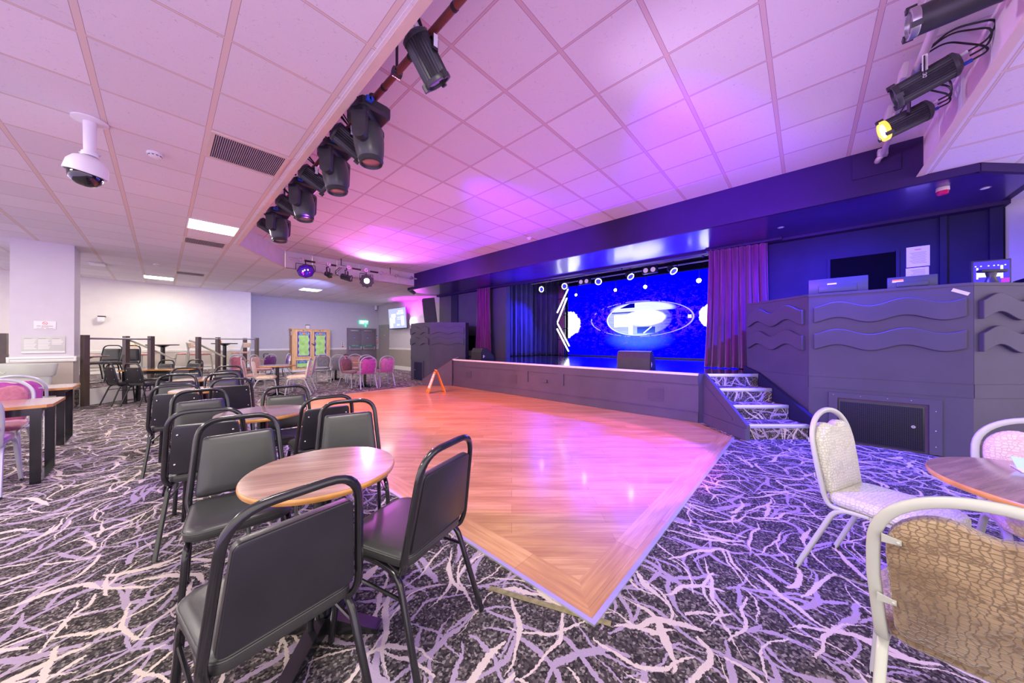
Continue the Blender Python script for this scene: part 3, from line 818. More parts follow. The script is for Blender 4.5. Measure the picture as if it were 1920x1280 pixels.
mb = MB(); mb.b2(3.012, 3.031, 4.14, 5.11, 0.003, 0.13)
fz_prism(mb, [(4.40, 0.20), (5.06, 0.60), (5.06, 0.63), (4.40, 0.235)], 3.018, 3.031)
fz_prism(mb, [(4.14, 0.13), (5.11, 0.13), (5.11, 0.155), (4.14, 0.155)], 3.006, 3.031)
mb.build('moulding', M['greypaint'], o, smooth=False, xf=SM)
mb = MB(); fz_prism(mb, [(4.13, 0.002), (5.40, 0.002), (5.40, 0.88), (5.10, ST+0.02), (4.13, 0.27)], 3.896, 3.955)
mb.build('right_stringer', M['blackpaint'], st, smooth=False, xf=SM)
# ramped cheek of the stairs at the far end of the stage (its steps are hidden)
s2 = thing('far_stairs', 'far stage stairs seen only as a sloping grey side panel', 'stairs'); s2['kind'] = 'structure'
A = Vector((5.70, 7.56, 0)); Bv = Vector((5.16, 8.26, 0)); d = (Bv-A).normalized(); n = Vector((d.y, -d.x, 0))
def along(s, z, o=0.0): p = A+d*s-n*o; return (p.x, p.y, z)
LEN = (Bv-A).length
mb = MB()
pp = [(0, 0.01), (LEN, 0.01), (LEN, 0.19), (0, ST-0.005)]
mb.loft([[along(s, z, 0) for s, z in pp], [along(s, z, 0.05) for s, z in pp]])
mb.build('side_panel', M['greypaint'], s2, smooth=False)
mb = MB()
for pp in ([(0, 0.01), (LEN, 0.01), (LEN, 0.14), (0, 0.14)], [(0.02, 0.46), (0.60, 0.16), (0.60, 0.185), (0.02, 0.49)]):
    mb.loft([[along(s, z, -0.016) for s, z in pp], [along(s, z, 0.002) for s, z in pp]])
mb.build('moulding', M['greypaint'], s2, smooth=False)

# ------------------------------------------------------------------ control desks (podiums)
def wave_panel(parent, p, q, nrm, z0, z1, per=0.56, amp=0.036, ph=0.0, th=0.034, m=None):
    p = Vector((*p, 0)); q = Vector((*q, 0)); nrm = Vector((*nrm, 0)).normalized()
    Ln = (q-p).length; K = max(16, int(Ln*40))
    top = []; bot = []
    for i in range(K+1):
        s = i/K; w = amp*math.sin(2*PI*s*Ln/per+ph)
        c = p.lerp(q, s)
        top.append(c+Vector((0, 0, z1+w))); bot.append(c+Vector((0, 0, z0+w)))
    outl = bot+list(reversed(top))
    mb = MB()
    f = [mb.bm.verts.new(v+nrm*th) for v in outl]; g = [mb.bm.verts.new(v-nrm*0.002) for v in outl]
    n2 = len(outl)
    for i in range(K):
        for r_, s_ in ((f, 1), (g, -1)):
            mb.face([r_[i], r_[i+1], r_[n2-2-i], r_[n2-1-i]])
    for i in range(n2):
        j = (i+1) % n2
        mb.face([f[i], f[j], g[j], g[i]])
    o = mb.build('wave_panel', m or M['greypaint'], parent, smooth=True, ang=25)
    bv = o.modifiers.new('edge', 'BEVEL'); bv.width = 0.006; bv.segments = 2; bv.limit_method = 'ANGLE'; bv.angle_limit = R(50)
    return o
def podium(name, label, poly, faces, top):
    mb = MB(); mb.prism(poly, 0.002, top-0.03)
    o = mb.build(name, M['greypaint'], None, smooth=False); tag(o, label, 'control desk')
    mb = MB()
    c = sum((Vector((*p, 0)) for p in poly), Vector())/len(poly)
    mb.prism([tuple((Vector((*p, 0))+(Vector((*p, 0))-c).normalized()*0.008)[:2]) for p in poly], top-0.03, top)
    mb.build('top_edge', M['greypaint'], o, smooth=False)
    for (p, q) in faces:
        p = Vector((*p, 0)); q = Vector((*q, 0)); d = (q-p).normalized(); n = Vector((d.y, -d.x, 0))
        if n.dot((p+q)/2-c) < 0: n = -n
        mb = MB()
        for z0, z1, th in ((0.675, 0.82, 0.008), (0.822, top-0.035, 0.004)):
            a = p+n*0.0005; b = q+n*0.0005
            mb.prism([(a.x, a.y), (b.x, b.y), (b.x+n.x*th, b.y+n.y*th), (a.x+n.x*th, a.y+n.y*th)], z0, z1)
        mb.build('facing_board', M['greypaint'], o, smooth=False)
        Ln = (q-p).length
        a = p+d*0.05+n*0.004; b = q-d*0.05+n*0.004
        for z0, z1 in ((1.56, 1.76), (1.21, 1.41)):
            wave_panel(o, (a.x, a.y), (b.x, b.y), (n.x, n.y), z0, z1, per=0.56 if Ln > 1.1 else 0.5, ph=-0.9, th=0.034 if Ln > 1.1 else 0.042, amp=0.036 if Ln > 1.1 else 0.046)
    return o
PR = [(6.62, 0.72), (5.89, -0.03), (5.89, -1.33), (6.47, -1.92), (7.455, -1.92), (7.455, 0.28), (6.95, 0.42)]
pr = podium('control_desk', 'grey control desk with wave panels and a mesh hatch right of the stage stairs', PR,
            [(PR[0], PR[1]), (PR[1], PR[2]), (PR[2], PR[3])], 1.92)
PLp = [(6.62, 8.10), (5.79, 8.86), (5.79, 10.02), (6.40, 10.60), (7.30, 10.60), (7.30, 9.20), (6.92, 8.30)]
plf = podium('control_desk', 'grey boxed desk with wave panels at the far left end of the stage', PLp,
            [(PLp[0], PLp[1]), (PLp[1], PLp[2]), (PLp[2], PLp[3])], 1.91)
# hatch frame and bass speaker in the right desk
mb = MB()
for y0, y1, z0, z1 in ((-0.30, -0.22, 0.01, 0.63), (-1.12, -1.03, 0.01, 0.63), (-1.03, -0.30, 0.565, 0.63)):
    mb.b2(5.862, 5.8895, y0, y1, z0, z1)
o = mb.build('hatch_frame', M['greypaint'], pr, smooth=False)
mb = MB()
for y in (-0.26, -0.5, -0.72, -0.9): mb.sphere((5.861, y, 0.6), 0.006, 8)
for z in (0.5, 0.28, 0.1): mb.sphere((5.861, -1.075, z), 0.006, 8)
mb.build('screw', M['rivet'], o)
mb = MB(); mb.b2(5.884, 5.889, -1.03, -0.30, 0.01, 0.565); mb.build('recess_shade', M['vent'], pr, smooth=False)  # flat dark sheet stands for the shade inside the hatch
sp = thing('bass_speaker', 'black mesh-fronted bass speaker set into the right desk', 'speaker', (5.88, -0.655, 0.0))
mb = MB(); mb.b2(-0.008, 0.004, -0.345, 0.345, 0.02, 0.54, 0.004); mb.build('cabinet', M['bkplastic'], sp)
mb = MB(); mb.b2(-0.020, -0.008, -0.33, 0.33, 0.04, 0.52, 0.004); gr = mb.build('grille', M['grille'], sp)
mb = MB(); mb.cyl((-0.024, -0.26, 0.30), (-0.0195, -0.26, 0.30), 0.017, n=18); bd = mb.build('badge', M['rivet'], gr)
text('badge_mark', 'B', 0.022, M['ink'], bd, facing((-0.0245, -0.26, 0.30), -1, 0), 0.0004)
o = plf
mb = MB()
for y0, y1, z0, z1 in ((9.22, 9.27, 0.02, 0.66), (9.78, 9.83, 0.02, 0.66), (9.27, 9.78, 0.60, 0.66)):
    mb.b2(5.765, 5.7895, y0, y1, z0, z1)
mb.build('hatch_frame', M['greypaint'], plf, smooth=False)
mb = MB(); mb.b2(5.775, 5.7895, 9.27, 9.78, 0.02, 0.60); h = mb.build('hatch', M['blackpaint'], plf, smooth=False)
mb = MB(); mb.sphere((5.770, 9.72, 0.34), 0.02, 10); mb.build('knob', M['rivet'], h)
# scraps on the right desk
mb = MB(); mb.box((5.878, -1.245, 1.825), (0.003, 0.125, 0.035), (0.5, 0, 0)); tag(mb.build('tape', M['tape'], None, smooth=False), 'pale strip of masking tape stuck near the top corner of the right desk', 'tape')

# =================================================================== CHAIRS
def rounded_pad(mb, outline, levels, m=None):
    """loft a closed 2D outline: levels = (scale_inset, z)"""
    m = m or Matrix()
    cx = sum(p[0] for p in outline)/len(outline); cy = sum(p[1] for p in outline)/len(outline)
    hx = max(abs(p[0]-cx) for p in outline); hy = max(abs(p[1]-cy) for p in outline)
    rings = []
    for ins, z in levels:
        fx = 1-ins/hx; fy = 1-ins/hy
        rings.append([m @ Vector((cx+(x-cx)*fx, cy+(y-cy)*fy, z)) for x, y in outline])
    mb.loft(rings)
    return mb
def back_m(y0, z0, tilt):
    """outline plane (x, up) standing at y0,z0, leaning back; local +z points to the seat (front)"""
    c, s = math.cos(tilt), math.sin(tilt)
    # local (x, u, w): x->x, u-> up the back, w -> forward (+y)
    return Matrix(((1, 0, 0, 0), (0, -s, c, y0), (0, c, s, z0), (0, 0, 0, 1)))

def make_black_chair():
    t = thing('stacking_chair', 'x', 'chair')
    so = rpoly([(-0.20, 0.205), (-0.185, -0.185), (0.185, -0.185), (0.20, 0.205)], [0.07, 0.05, 0.05, 0.07], 6)
    mb = MB(); rounded_pad(mb, so, [(0.012, 0.405), (0.0, 0.415), (0.0, 0.447), (0.006, 0.456), (0.03, 0.462), (0.10, 0.466)])
    seat = mb.build('seat', M['vinyl'], t, ang=60)
    mb = MB(); mb.tube([Vector((x*1.004, y*1.004, 0.446)) for x, y in so], 0.0035, 6, closed=True); mb.build('piping', M['vinyl'], seat)
    TL = 0.155
    bm_ = back_m(-0.185, 0.45, TL)
    bo = rpoly([(-0.178, 0.015), (0.178, 0.015), (0.150, 0.318), (-0.150, 0.318)], 0.022, 4)
    mb = MB(); rounded_pad(mb, bo, [(0.0, -0.006), (0.0, 0.012), (0.004, 0.022), (0.016, 0.030), (0.05, 0.033)], bm_)
    bk = mb.build('backrest', M['vinyl'], t, ang=60)
    mb = MB(); rounded_pad(mb, bo, [(0.004, -0.012), (0.001, -0.010), (0.001, -0.0055)], bm_)
    bd = mb.build('back_board', M['backboard'], bk, ang=30)
    for x, u in ((-0.146, 0.08), (0.146, 0.08), (-0.128, 0.265), (0.128, 0.265)):
        mb = MB(); mb.sphere(bm_ @ Vector((x, u, -0.013)), 0.007, 8); mb.build('rivet', M['rivet'], bd)
    # tubular back frame: leaves the seat rail, hooks up behind the seat and closes in a rounded top bar
    f = []
    def bp(x, u, w=0.0): return bm_ @ Vector((x, u, w))
    half = [Vector((-0.150, -0.02, 0.398)), Vector((-0.185, -0.165, 0.392)), bp(-0.200, -0.005), bp(-0.166, 0.402), bp(0, 0.405)]
    path = half[:-1] + [Vector((-p.x, p.y, p.z)) for p in reversed(half[:-1])]
    mb = MB(); mb.tube(smoothpath(path, [0, 0.05, 0.06, 0.10, 0.10, 0.06, 0.05, 0], 7), 0.0125, 8, sq=0.0105)
    mb.build('back_frame', M['blackmetal'], t, ang=50)
    for s in (-1, 1):
        mb = MB(); mb.tube(smoothpath([(s*0.205, 0.215, 0.0), (s*0.182, 0.175, 0.392), (s*0.176, 0.06, 0.398)], 0.06, 6), 0.0115, 8, sq=0.0095)
        mb.build('leg', M['blackmetal'], t, ang=50)
        mb = MB(); mb.tube(smoothpath([(s*0.212, -0.275, 0.0), (s*0.186, -0.145, 0.388), (s*0.176, -0.02, 0.398)], 0.06, 6), 0.0115, 8, sq=0.0095)
        mb.build('leg', M['blackmetal'], t, ang=50)
    mb = MB()
    for s in (-1, 1):
        mb.b2(s*0.176-0.010, s*0.176+0.010, -0.03, 0.07, 0.388, 0.408)
        mb.tube([(s*0.188, 0.192, 0.23+0.08), (s*0.192, -0.175, 0.30)], 0.007, 6)
    mb.b2(-0.176, 0.176, 0.05, 0.07, 0.388, 0.404); mb.b2(-0.176, 0.176, -0.06, -0.04, 0.388, 0.404)
    mb.build('seat_frame', M['blackmetal'], t, smooth=False)
    return t

def arch_outline(w, h0, h1, dip, n=9, gap=0.0):
    """round-topped chair back outline: flat sides to h0, arch to h1, with a cupid's bow dip"""
    pts = [(-w*0.90, 0.0), (w*0.90, 0.0), (w*0.97, h0*0.45), (w, h0*0.8)]
    out = rpoly([(-w*0.90, 0.0), (w*0.90, 0.0), (w, h0*0.8), (-w, h0*0.8)], [0.03, 0.03, 0.001, 0.001], 4)
    res = [p for p in out if p[1] < h0*0.6]
    k = 22
    for i in range(k+1):
        a = PI*i/k
        x = w*math.cos(a); y = h0*0.8+(h1-h0*0.8)*abs(math.sin(a))**0.75
        y -= dip*math.exp(-(x/(w*0.34))**2)
        res.append((x, y))
    return res
def make_round_chair(mat, fmat, brk=True, croc=False):
    """banquet chair with an arched back"""
    t = thing('banquet_chair', 'x', 'chair')
    so = rpoly([(-0.195, 0.22), (-0.190, -0.185), (0.190, -0.185), (0.195, 0.22)], [0.11, 0.06, 0.06, 0.11], 7)
    mb = MB(); rounded_pad(mb, so, [(0.014, 0.412), (0.0, 0.424), (0.0, 0.452), (0.008, 0.466), (0.035, 0.475), (0.10, 0.480)])
    mb.build('seat', mat, t, ang=60)
    TL = 0.16
    bm_ = back_m(-0.185, 0.45, TL)
    bo = arch_outline(0.182, 0.30, 0.392, 0.042)
    mb = MB(); rounded_pad(mb, bo, [(0.006, -0.020), (0.0, -0.014), (0.0, 0.012), (0.006, 0.024), (0.022, 0.033), (0.06, 0.038)], bm_)
    mb.build('backrest', mat, t, ang=60)
    pts = []
    def bp(x, u, w=0.0): return bm_ @ Vector((x, u, w))
    k = 24
    archp = []
    for i in range(k+1):
        a = PI*i/k
        archp.append(bp(0.205*math.cos(a), 0.235+(0.435-0.235)*abs(math.sin(a))**0.80))
    path = [Vector((0.165, -0.02, 0.402)), Vector((0.188, -0.165, 0.400)), bp(0.192, 0.0), bp(0.205, 0.16)]
    sp_ = smoothpath(path, [0, 0.05, 0.06, 0], 6)
    full = sp_ + archp + [Vector((-p.x, p.y, p.z)) for p in reversed(sp_)]
    mb = MB(); mb.tube(full, 0.0135, 8, sq=0.0095); mb.build('back_frame', fmat, t, ang=55)
    if brk:
        for s in (-1, 1):
            for u in (0.10, 0.285):
                x = 0.198 if u < 0.2 else 0.190
                mb = MB(); mb.loft([[bp(s*x, u+0.014, w), bp(s*(x-0.036), u+0.006, w), bp(s*(x-0.036), u-0.006, w), bp(s*x, u-0.010, w)] for w in (-0.025, -0.020)])
                mb.sphere(bp(s*(x-0.030), u, -0.025), 0.004, 6)
                mb.build('bracket', fmat, t, smooth=False)
    for s in (-1, 1):
        for pth in ([(s*0.205, 0.235, 0.0), (s*0.180, 0.185, 0.400), (s*0.172, 0.06, 0.405)], [(s*0.212, -0.30, 0.0), (s*0.186, -0.14, 0.398), (s*0.172, -0.02, 0.405)]):
            mb = MB(); mb.tube(smoothpath(pth, 0.07, 6), 0.0125, 8, sq=0.0105)
            lg = mb.build('leg', fmat, t, ang=50)
            p = Vector(pth[0])
            mb = MB(); mb.cyl((p.x, p.y, 0.0), (p.x*0.997, p.y*0.995, 0.02), 0.0145, 0.0145, 10); mb.build('foot', M['bkplastic'], lg)
    mb = MB()
    mb.b2(-0.172, 0.172, 0.05, 0.07, 0.395, 0.411); mb.b2(-0.172, 0.172, -0.06, -0.04, 0.395, 0.411)
    for s in (-1, 1): mb.b2(s*0.172-0.009, s*0.172+0.009, -0.06, 0.07, 0.395, 0.413)
    mb.build('seat_frame', fmat, t, smooth=False)
    return t

def A(deg): return R(deg-90)       # facing angle -> rotation (seat looks along local +Y)
BC = make_black_chair()
RC_ = make_round_chair(V_ROSE, M['silver'])
# the big brown one near the camera and its pale neighbours are built once each
reg(None)
GB = 'black vinyl chairs in the rows by the dance floor'
black = [
 # x, y, facing, label
 (0.245, 1.305, 96, 'nearest black vinyl chair, seen from behind, in front of the nearest round table'),
 (0.745, 1.335, 107, 'black vinyl chair at the dance floor corner, rightmost of the black chairs'),
 (0.272, 2.11, -96, 'black padded chair facing the camera at the left side of the nearest round table'),
 (0.835, 2.175, -106, 'black padded chair facing the camera behind the nearest round table, by the dance floor'),
 (0.885, 2.960, 86, 'black chair seen from behind by the dance floor at the second round table'),
 (0.250, 2.980, 75, 'black chair seen from behind at the left of the second round table'),
 (0.770, 3.400, -97, 'black chair with blue sheen facing us across the second round table, by the dance floor'),
 (0.250, 3.650, -85, 'black chair facing us on the left beyond the second round table'),
 (0.145, 4.760, 78, 'black chair seen from behind at the left of the third round table'),
 (0.570, 5.090, 84, 'black chair seen from behind at the right of the third round table'),
 (0.115, 5.720, -95, 'black chair facing us at the left beyond the third round table'),
 (0.545, 5.500, -92, 'blue-lit black chair facing us just behind the right chair of the third round table'),
 (0.640, 6.500, 92, 'black chair with purple sheen at the right of the fourth round table'),
 (0.780, 7.150, -92, 'black chair facing us beyond the fourth round table, nearest the pink chairs'),
 (0.250, 7.150, -95, 'black chair facing us at the left beyond the fourth round table'),
]
first = [True]
def put_black(x, y, a, label, group, z=0.0):
    if first[0]:
        first[0] = False
        BC.location = (x, y, z); BC.rotation_euler = (0, 0, A(a)); tag(BC, label, 'chair', group); return BC
    return dup(BC, (x, y, z), A(a), label, group)
BLK = [put_black(x, y, a, lb, GB) for x, y, a, lb in black]
GP = 'black chairs around the long table by the platform'
for x, y, a, lb in [
 (-0.50, 10.30, 24, 'black chair, back to us, at the left end of the long table'),
 (-0.20, 9.86, 36, 'black chair seen from behind with four rivets, at the near side of the long table'),
 (-0.10, 10.72, -138, 'black chair facing us across the middle of the long table'),
 (0.36, 10.40, -138, 'black chair facing us across the right end of the long table')]:
    put_black(x, y, a, lb, GP)
GQ = 'black chairs on the platform behind the railing'
put_black(-0.95, 12.75, -118, 'black chair on the platform, left of the two facing us behind the railing', GQ, PF)
put_black(-0.63, 12.22, -118, 'black chair on the platform, right of the two facing us behind the railing', GQ, PF)
put_black(2.75, 14.30, 20, 'lone black chair beside the cream wall corner, behind the pink chairs', 'black chairs by the wall corner')
for c_ in [c for b_ in BLK[:2] for k_ in b_.children if k_.name.startswith('backrest') for q_ in k_.children if q_.name.startswith('back_board') for c in q_.children]: D.objects.remove(c_)

def put_round(first_, x, y, a, label, group, mat, z=0.0):
    mm = {'seat': mat, 'backrest': mat}
    return dup(RC_, (x, y, z), A(a), label, group, mm)
GL = 'plum banquet chairs at the tables on the left'
GM = 'banquet chairs around the far round tables'
rl = [
 (-1.12, 5.80, -90, 'rose velvet banquet chair facing us behind the nearer left table', GL, V_ROSE),
 (-1.13, 6.88, 90, 'magenta banquet chair seen from behind beside the pale grey bin', GL, V_MAG_LIT),
 (-1.08, 5.08, 88, 'magenta banquet chair cut by the left edge, pulled in to the nearer left table', GL, V_MAG_LIT),
 (1.66, 9.44, -12, 'cream banquet chair facing right at the left of the pole table', GM, V_CREAM),
 (1.56, 10.10, -12, 'dusty pink banquet chair half hidden behind the cream one left of the pole table', GM, V_DUSTY),
 (2.22, 9.00, 158, 'cream banquet chair facing left at the right of the pole table', GM, V_CREAM),
 (2.52, 9.66, 158, 'dusty pink banquet chair facing left, behind the cream one right of the pole table', GM, V_DUSTY),
 (1.62, 12.42, -70, 'dusty rose banquet chair, leftmost of the pair near the brown railing posts', GM, V_ROSE),
 (2.06, 12.16, -45, 'dusty pink banquet chair, right one of the pair near the brown railing posts', GM, V_DUSTY),
 (2.20, 12.62, 118, 'purple banquet chair seen from behind left of the lime cabinet', GM, V_PLUM_LIT),
 (2.72, 13.14, 150, 'purple banquet chair turned sideways against the lime cabinet edge', GM, V_PLUM_LIT),
 (3.42, 11.30, -118, 'grey banquet chair facing us in front of the lime cabinet', GM, V_GREY),
 (3.80, 10.86, 62, 'blue grey banquet chair seen from behind next to the grey one', GM, V_GREY),
 (3.56, 9.30, -68, 'brown and purple banquet chair facing right at the twin far tables', GM, V_BROWN),
 (4.12, 10.50, -112, 'pale pink banquet chair half hidden in front of the double doors', GM, V_DUSTY),
 (3.78, 8.90, 84, 'bright magenta banquet chair, nearest at the twin far tables, seen from behind', GM, V_MAG_LIT),
 (4.10, 9.60, -112, 'purple banquet chair mostly hidden behind the bright magenta one', GM, V_PLUM_LIT),
 (4.36, 9.02, 84, 'pink banquet chair seen from behind, rightmost of the far tables', GM, V_PINK_LIT),
]
RC_.location = (rl[0][0], rl[0][1], 0); RC_.rotation_euler = (0, 0, A(rl[0][2])); tag(RC_, rl[0][3], 'chair', rl[0][4])
for x, y, a, lb, g, mt in rl[1:]:
    put_round(None, x, y, a, lb, g, mt)
GR = 'banquet chairs at the round table on the right'
b1 = make_round_chair(M['croc_brown'], M['whiteframe'])
b1.location = (1.585, -0.37, 0); b1.rotation_euler = (0, 0, A(-6)); tag(b1, 'brown velvet banquet chair with white frame, cut by the right edge in the foreground', 'chair', GR)
b2_ = make_round_chair(M['croc_cream'], M['whiteframe'])
b2_.location = (2.51, -0.32, 0); b2_.rotation_euler = (0, 0, A(-114)); tag(b2_, 'pale cream banquet chair facing us in front of the mesh hatch', 'chair', GR)
b3 = make_round_chair(M['croc_peach'], M['whiteframe'])
b3.location = (2.72, -0.86, 0); b3.rotation_euler = (0, 0, A(176)); tag(b3, 'peach banquet chair at the far side of the right table, cut by the picture edge', 'chair', GR)

# =================================================================== TABLES
def disc_top(mb, r, z0, z1, n=64):
    mb.lathe([(r-0.002, z0), (r, z0+0.003), (r, z1-0.002), (r-0.002, z1)], n)
def round_table(x, y, r, h, label, cross=True, rot=0.0, group=None, th=0.026, square_post=True):
    t = thing('round_table', label, 'table', (x, y, 0), 0, group)
    mb = MB(); mb.lathe([(r-0.004, h-0.001), (r-0.004, h+0.0006)], 64); mb.build('tabletop', M['tabletop'], t)
    mb = MB(); mb.lathe([(r-0.012, h-th), (r-0.003, h-th+0.004), (r, h-th*0.5), (r-0.001, h-0.004), (r-0.004, h-0.0005)], 64); mb.build('edge_band', M['tableedge'], t)
    mb = MB(); mb.cyl((0, 0, 0.06), (0, 0, h-th), 0.036 if square_post else 0.034, n=20); mb.build('column', M['blackmetal'], t)
    mb = MB()
    for k in range(2):
        a = rot+k*PI/2
        q = Matrix.Rotation(a, 4, 'Z')
        mb.loft([[q @ Vector((s*0.25, yy, zz)) for yy, zz in ((-0.028, 0.004), (0.028, 0.004), (0.028, 0.022), (-0.028, 0.022))] if abs(s) == 1 else
                 [q @ Vector((s*0.25, yy, zz)) for yy, zz in ((-0.032, 0.004), (0.032, 0.004), (0.032, 0.075), (-0.032, 0.075))] for s in (-1, -0.16, 0.16, 1)])
    mb.build('base', M['blackmetal'], t, smooth=False)
    mb = MB()
    for k in range(2):
        q = Matrix.Rotation(rot+k*PI/2+0.4, 4, 'Z')
        mb.box(q @ Vector((0, 0, h-th-0.008)), (r*1.3, 0.04, 0.012), Matrix.Rotation(rot+k*PI/2+0.4, 4, 'Z'))
    mb.build('top_bracket', M['blackmetal'], t, smooth=False)
    return t
GT = 'round wooden tables in the row by the dance floor'
round_table(0.485, 1.575, 0.295, 0.712, 'round wooden table with blue reflections, nearest of the row by the dance floor', rot=0.75, group=GT)
round_table(0.545, 3.20, 0.295, 0.712, 'second round wooden table from the camera in the row of black chairs', rot=0.4, group=GT)
round_table(0.34, 5.27, 0.295, 0.712, 'third round wooden table from the camera in the row of black chairs', rot=0.5, group=GT)
round_table(0.40, 6.80, 0.295, 0.712, 'fourth round wooden table from the camera in the row of black chairs', rot=0.5, group=GT)
round_table(1.88, 9.38, 0.37, 0.712, 'round table on one black pole between cream chairs', rot=0.6)
round_table(1.95, 12.98, 0.34, 0.712, 'small round table between the purple and the dusty pink chairs')
round_table(3.90, 9.24, 0.33, 0.712, 'round table circled by the magenta chairs', rot=0.3)
round_table(3.95, 11.65, 0.33, 0.712, 'round table hidden behind the grey chairs near the lime cabinet', rot=0.3)
round_table(2.315, -0.80, 0.40, 0.715, 'round wooden table with leaflets, cut by the right edge', rot=0.3)

def loop_table(x, y, L_, W, h, rz, label, group=None):
    """rectangular top on two black rectangular loops; cut corners"""
    t = thing('loop_table', label, 'table', (x, y, 0), rz, group)
    out = [(-L_/2, -W/2), (L_/2-0.03, -W/2), (L_/2, -W/2+0.03), (L_/2, W/2-0.03), (L_/2-0.03, W/2), (-L_/2, W/2)]
    mb = MB(); mb.prism([(a*0.995, b*0.992) for a, b in out], h-0.002, h+0.0006); mb.build('tabletop', M['tabletop'], t, smooth=False)
    mb = MB(); mb.prism(out, h-0.026, h-0.0005); mb.build('edge_band', M['tableedge'], t, smooth=False)
    for s in (-1, 1):
        xx = s*(L_/2-0.09)
        mb = MB(); mb.b2(xx-0.03, xx+0.03, -W/2+0.02, -W/2+0.06, 0.0, h-0.0265); mb.b2(xx-0.03, xx+0.03, W/2-0.06, W/2-0.02, 0.0, h-0.0265)
        mb.b2(xx-0.03, xx+0.03, -W/2+0.06, W/2-0.06, 0.001, 0.012); mb.b2(xx-0.03, xx+0.03, -W/2+0.06, W/2-0.06, h-0.066, h-0.027)
        mb.build('leg_frame', M['blackmetal'], t, smooth=False)
    mb = MB(); mb.b2(-L_/2+0.1, L_/2-0.1, -W/2+0.025, -W/2+0.05, h-0.09, h-0.027); mb.build('apron', M['blackmetal'], t, smooth=False)
    return t
loop_table(-1.27, 5.36, 1.2, 0.62, 0.704, 0, 'walnut topped table on black frame legs, nearest on the left', 'tables on the left by the column')
loop_table(-1.35, 7.04, 1.2, 0.62, 0.704, 0, 'walnut topped table on black frame legs, beside the grey bin', 'tables on the left by the column')
loop_table(0.02, 10.22, 1.15, 0.50, 0.695, R(-24), 'long wooden table between four black chairs in front of the platform')

# leaflets on the right table
def leaflet(name, x, y, rz, label, tilt=False):
    t = thing(name, label, 'leaflet', (x, y, 0.7165), rz)
    return t
t = thing('leaflet', 'white printed leaflet lying on the right table', 'leaflet', (2.16, -0.735, 0.7165), R(-12))
mb = MB(); mb.b2(-0.075, 0.075, -0.105, 0.105, 0, 0.002); mb.b2(-0.073, 0.077, -0.104, 0.103, 0.0022, 0.004); sh = mb.build('sheet', M['paper'], t, smooth=False)
mb = MB()
for i in range(5): mb.b2(-0.05, 0.02+0.006*(i % 3), 0.03-0.02*i, 0.036-0.02*i, 0.0041, 0.0045)
mb.build('print', M['inkgrey'], sh, smooth=False)
mb = MB(); mb.b2(-0.0745, -0.070, -0.105, 0.105, 0.0021, 0.0046); mb.build('blue_edge', M['bluesign'], sh, smooth=False)
t = thing('menu_holder', 'pale menu sheet leaning at the back of the right table', 'menu', (2.535, -0.80, 0.7165), R(0))
mb = MB(); mb.box((0, 0, 0.0025), (0.11, 0.24, 0.004)); mb.build('foot_sheet', M['paper'], t, smooth=False)
mb = MB(); mb.box((0.03, 0, 0.022), (0.075, 0.235, 0.003), (0, -0.5, 0)); mb.build('raised_sheet', M['skyblue'], t, smooth=False)

# =================================================================== PLATFORM RAILINGS, STOOLS, HIGH TABLES
def post_mb(r, f, z0, w=0.085, z1=1.405):
    mb = MB(); mb.box((r, f, (z0+z1)/2), (w, w, z1-z0), None, 0.004)
    return mb
rg = thing('railing', 'brown posts with a pale top rail on the left side of the platform steps', 'railing')
for r, f, z0 in ((-8.44, 6.34, 0.002), (-9.12, 7.58, PF+0.002), (-8.53, 7.58, PF+0.002)):
    post_mb(r, f, z0).build('post', M['post'], rg, smooth=False, xf=SM)
mb = MB(); mb.tube([(-8.44, 6.39, 1.335), (-8.53, 7.54, 1.335)], 0.02, 10); mb.build('top_rail', M['toprail'], rg, xf=SM)
mb = MB(); mb.tube(smoothpath([(-9.15, 7.66, 1.31), (-9.02, 7.66, 1.27), (-8.12, 7.66, 0.885), (-8.05, 7.66, 0.87)], 0.03, 4), 0.022, 10); hr = mb.build('handrail', M['rail'], rg, xf=SM)
for r, z in ((-9.0, 1.225), (-8.5, 1.02)):
    mb = MB(); mb.tube(smoothpath([(r, 7.62, z-0.03), (r, 7.66, z-0.04), (r, 7.66, z+0.02)], 0.02, 4), 0.008, 6); mb.build('rail_bracket', M['steel'], hr, xf=SM)
rg = thing('railing', 'brown posts with a pale top rail on the right side of the platform steps', 'railing')
for r, f, z0 in ((-8.50, 8.69, PF+0.002), (-8.50, 9.27, PF+0.002), (-9.20, 11.05, PF+0.002)):
    post_mb(r, f, z0).build('post', M['post'], rg, smooth=False, xf=SM)
post_mb(-8.42, 10.58, 0.002).build('post', M['post'], rg, smooth=False, xf=SM)
mb = MB(); mb.tube([(-8.50, 8.69, 1.36), (-8.46, 9.6, 1.36), (-8.42, 10.55, 1.36)], 0.02, 10); mb.build('top_rail', M['toprail'], rg, xf=SM)
mb = MB(); mb.tube(smoothpath([(-8.85, 8.80, 1.31), (-8.72, 8.80, 1.27), (-7.94, 8.80, 0.88), (-7.88, 8.80, 0.87)], 0.03, 4), 0.024, 10); hr = mb.build('handrail', M['rail'], rg, xf=SM)
for r, z in ((-8.7, 1.20), (-8.2, 0.95)):
    mb = MB(); mb.tube(smoothpath([(r, 8.76, z-0.03), (r, 8.80, z-0.04), (r, 8.80, z+0.02)], 0.02, 4), 0.008, 6); mb.build('rail_bracket', M['steel'], hr, xf=SM)
rg = thing('railing', 'single brown post with a rail end at the far left edge', 'railing')
mb = MB(); mb.b2(-2.13, -2.01, 11.30, 11.42, PF+0.002, 1.43); mb.build('post', M['post'], rg, smooth=False)
mb = MB(); mb.tube([(-3.6, 11.36, 1.36), (-2.1, 11.36, 1.36)], 0.02, 10); mb.build('top_rail', M['toprail'], rg)
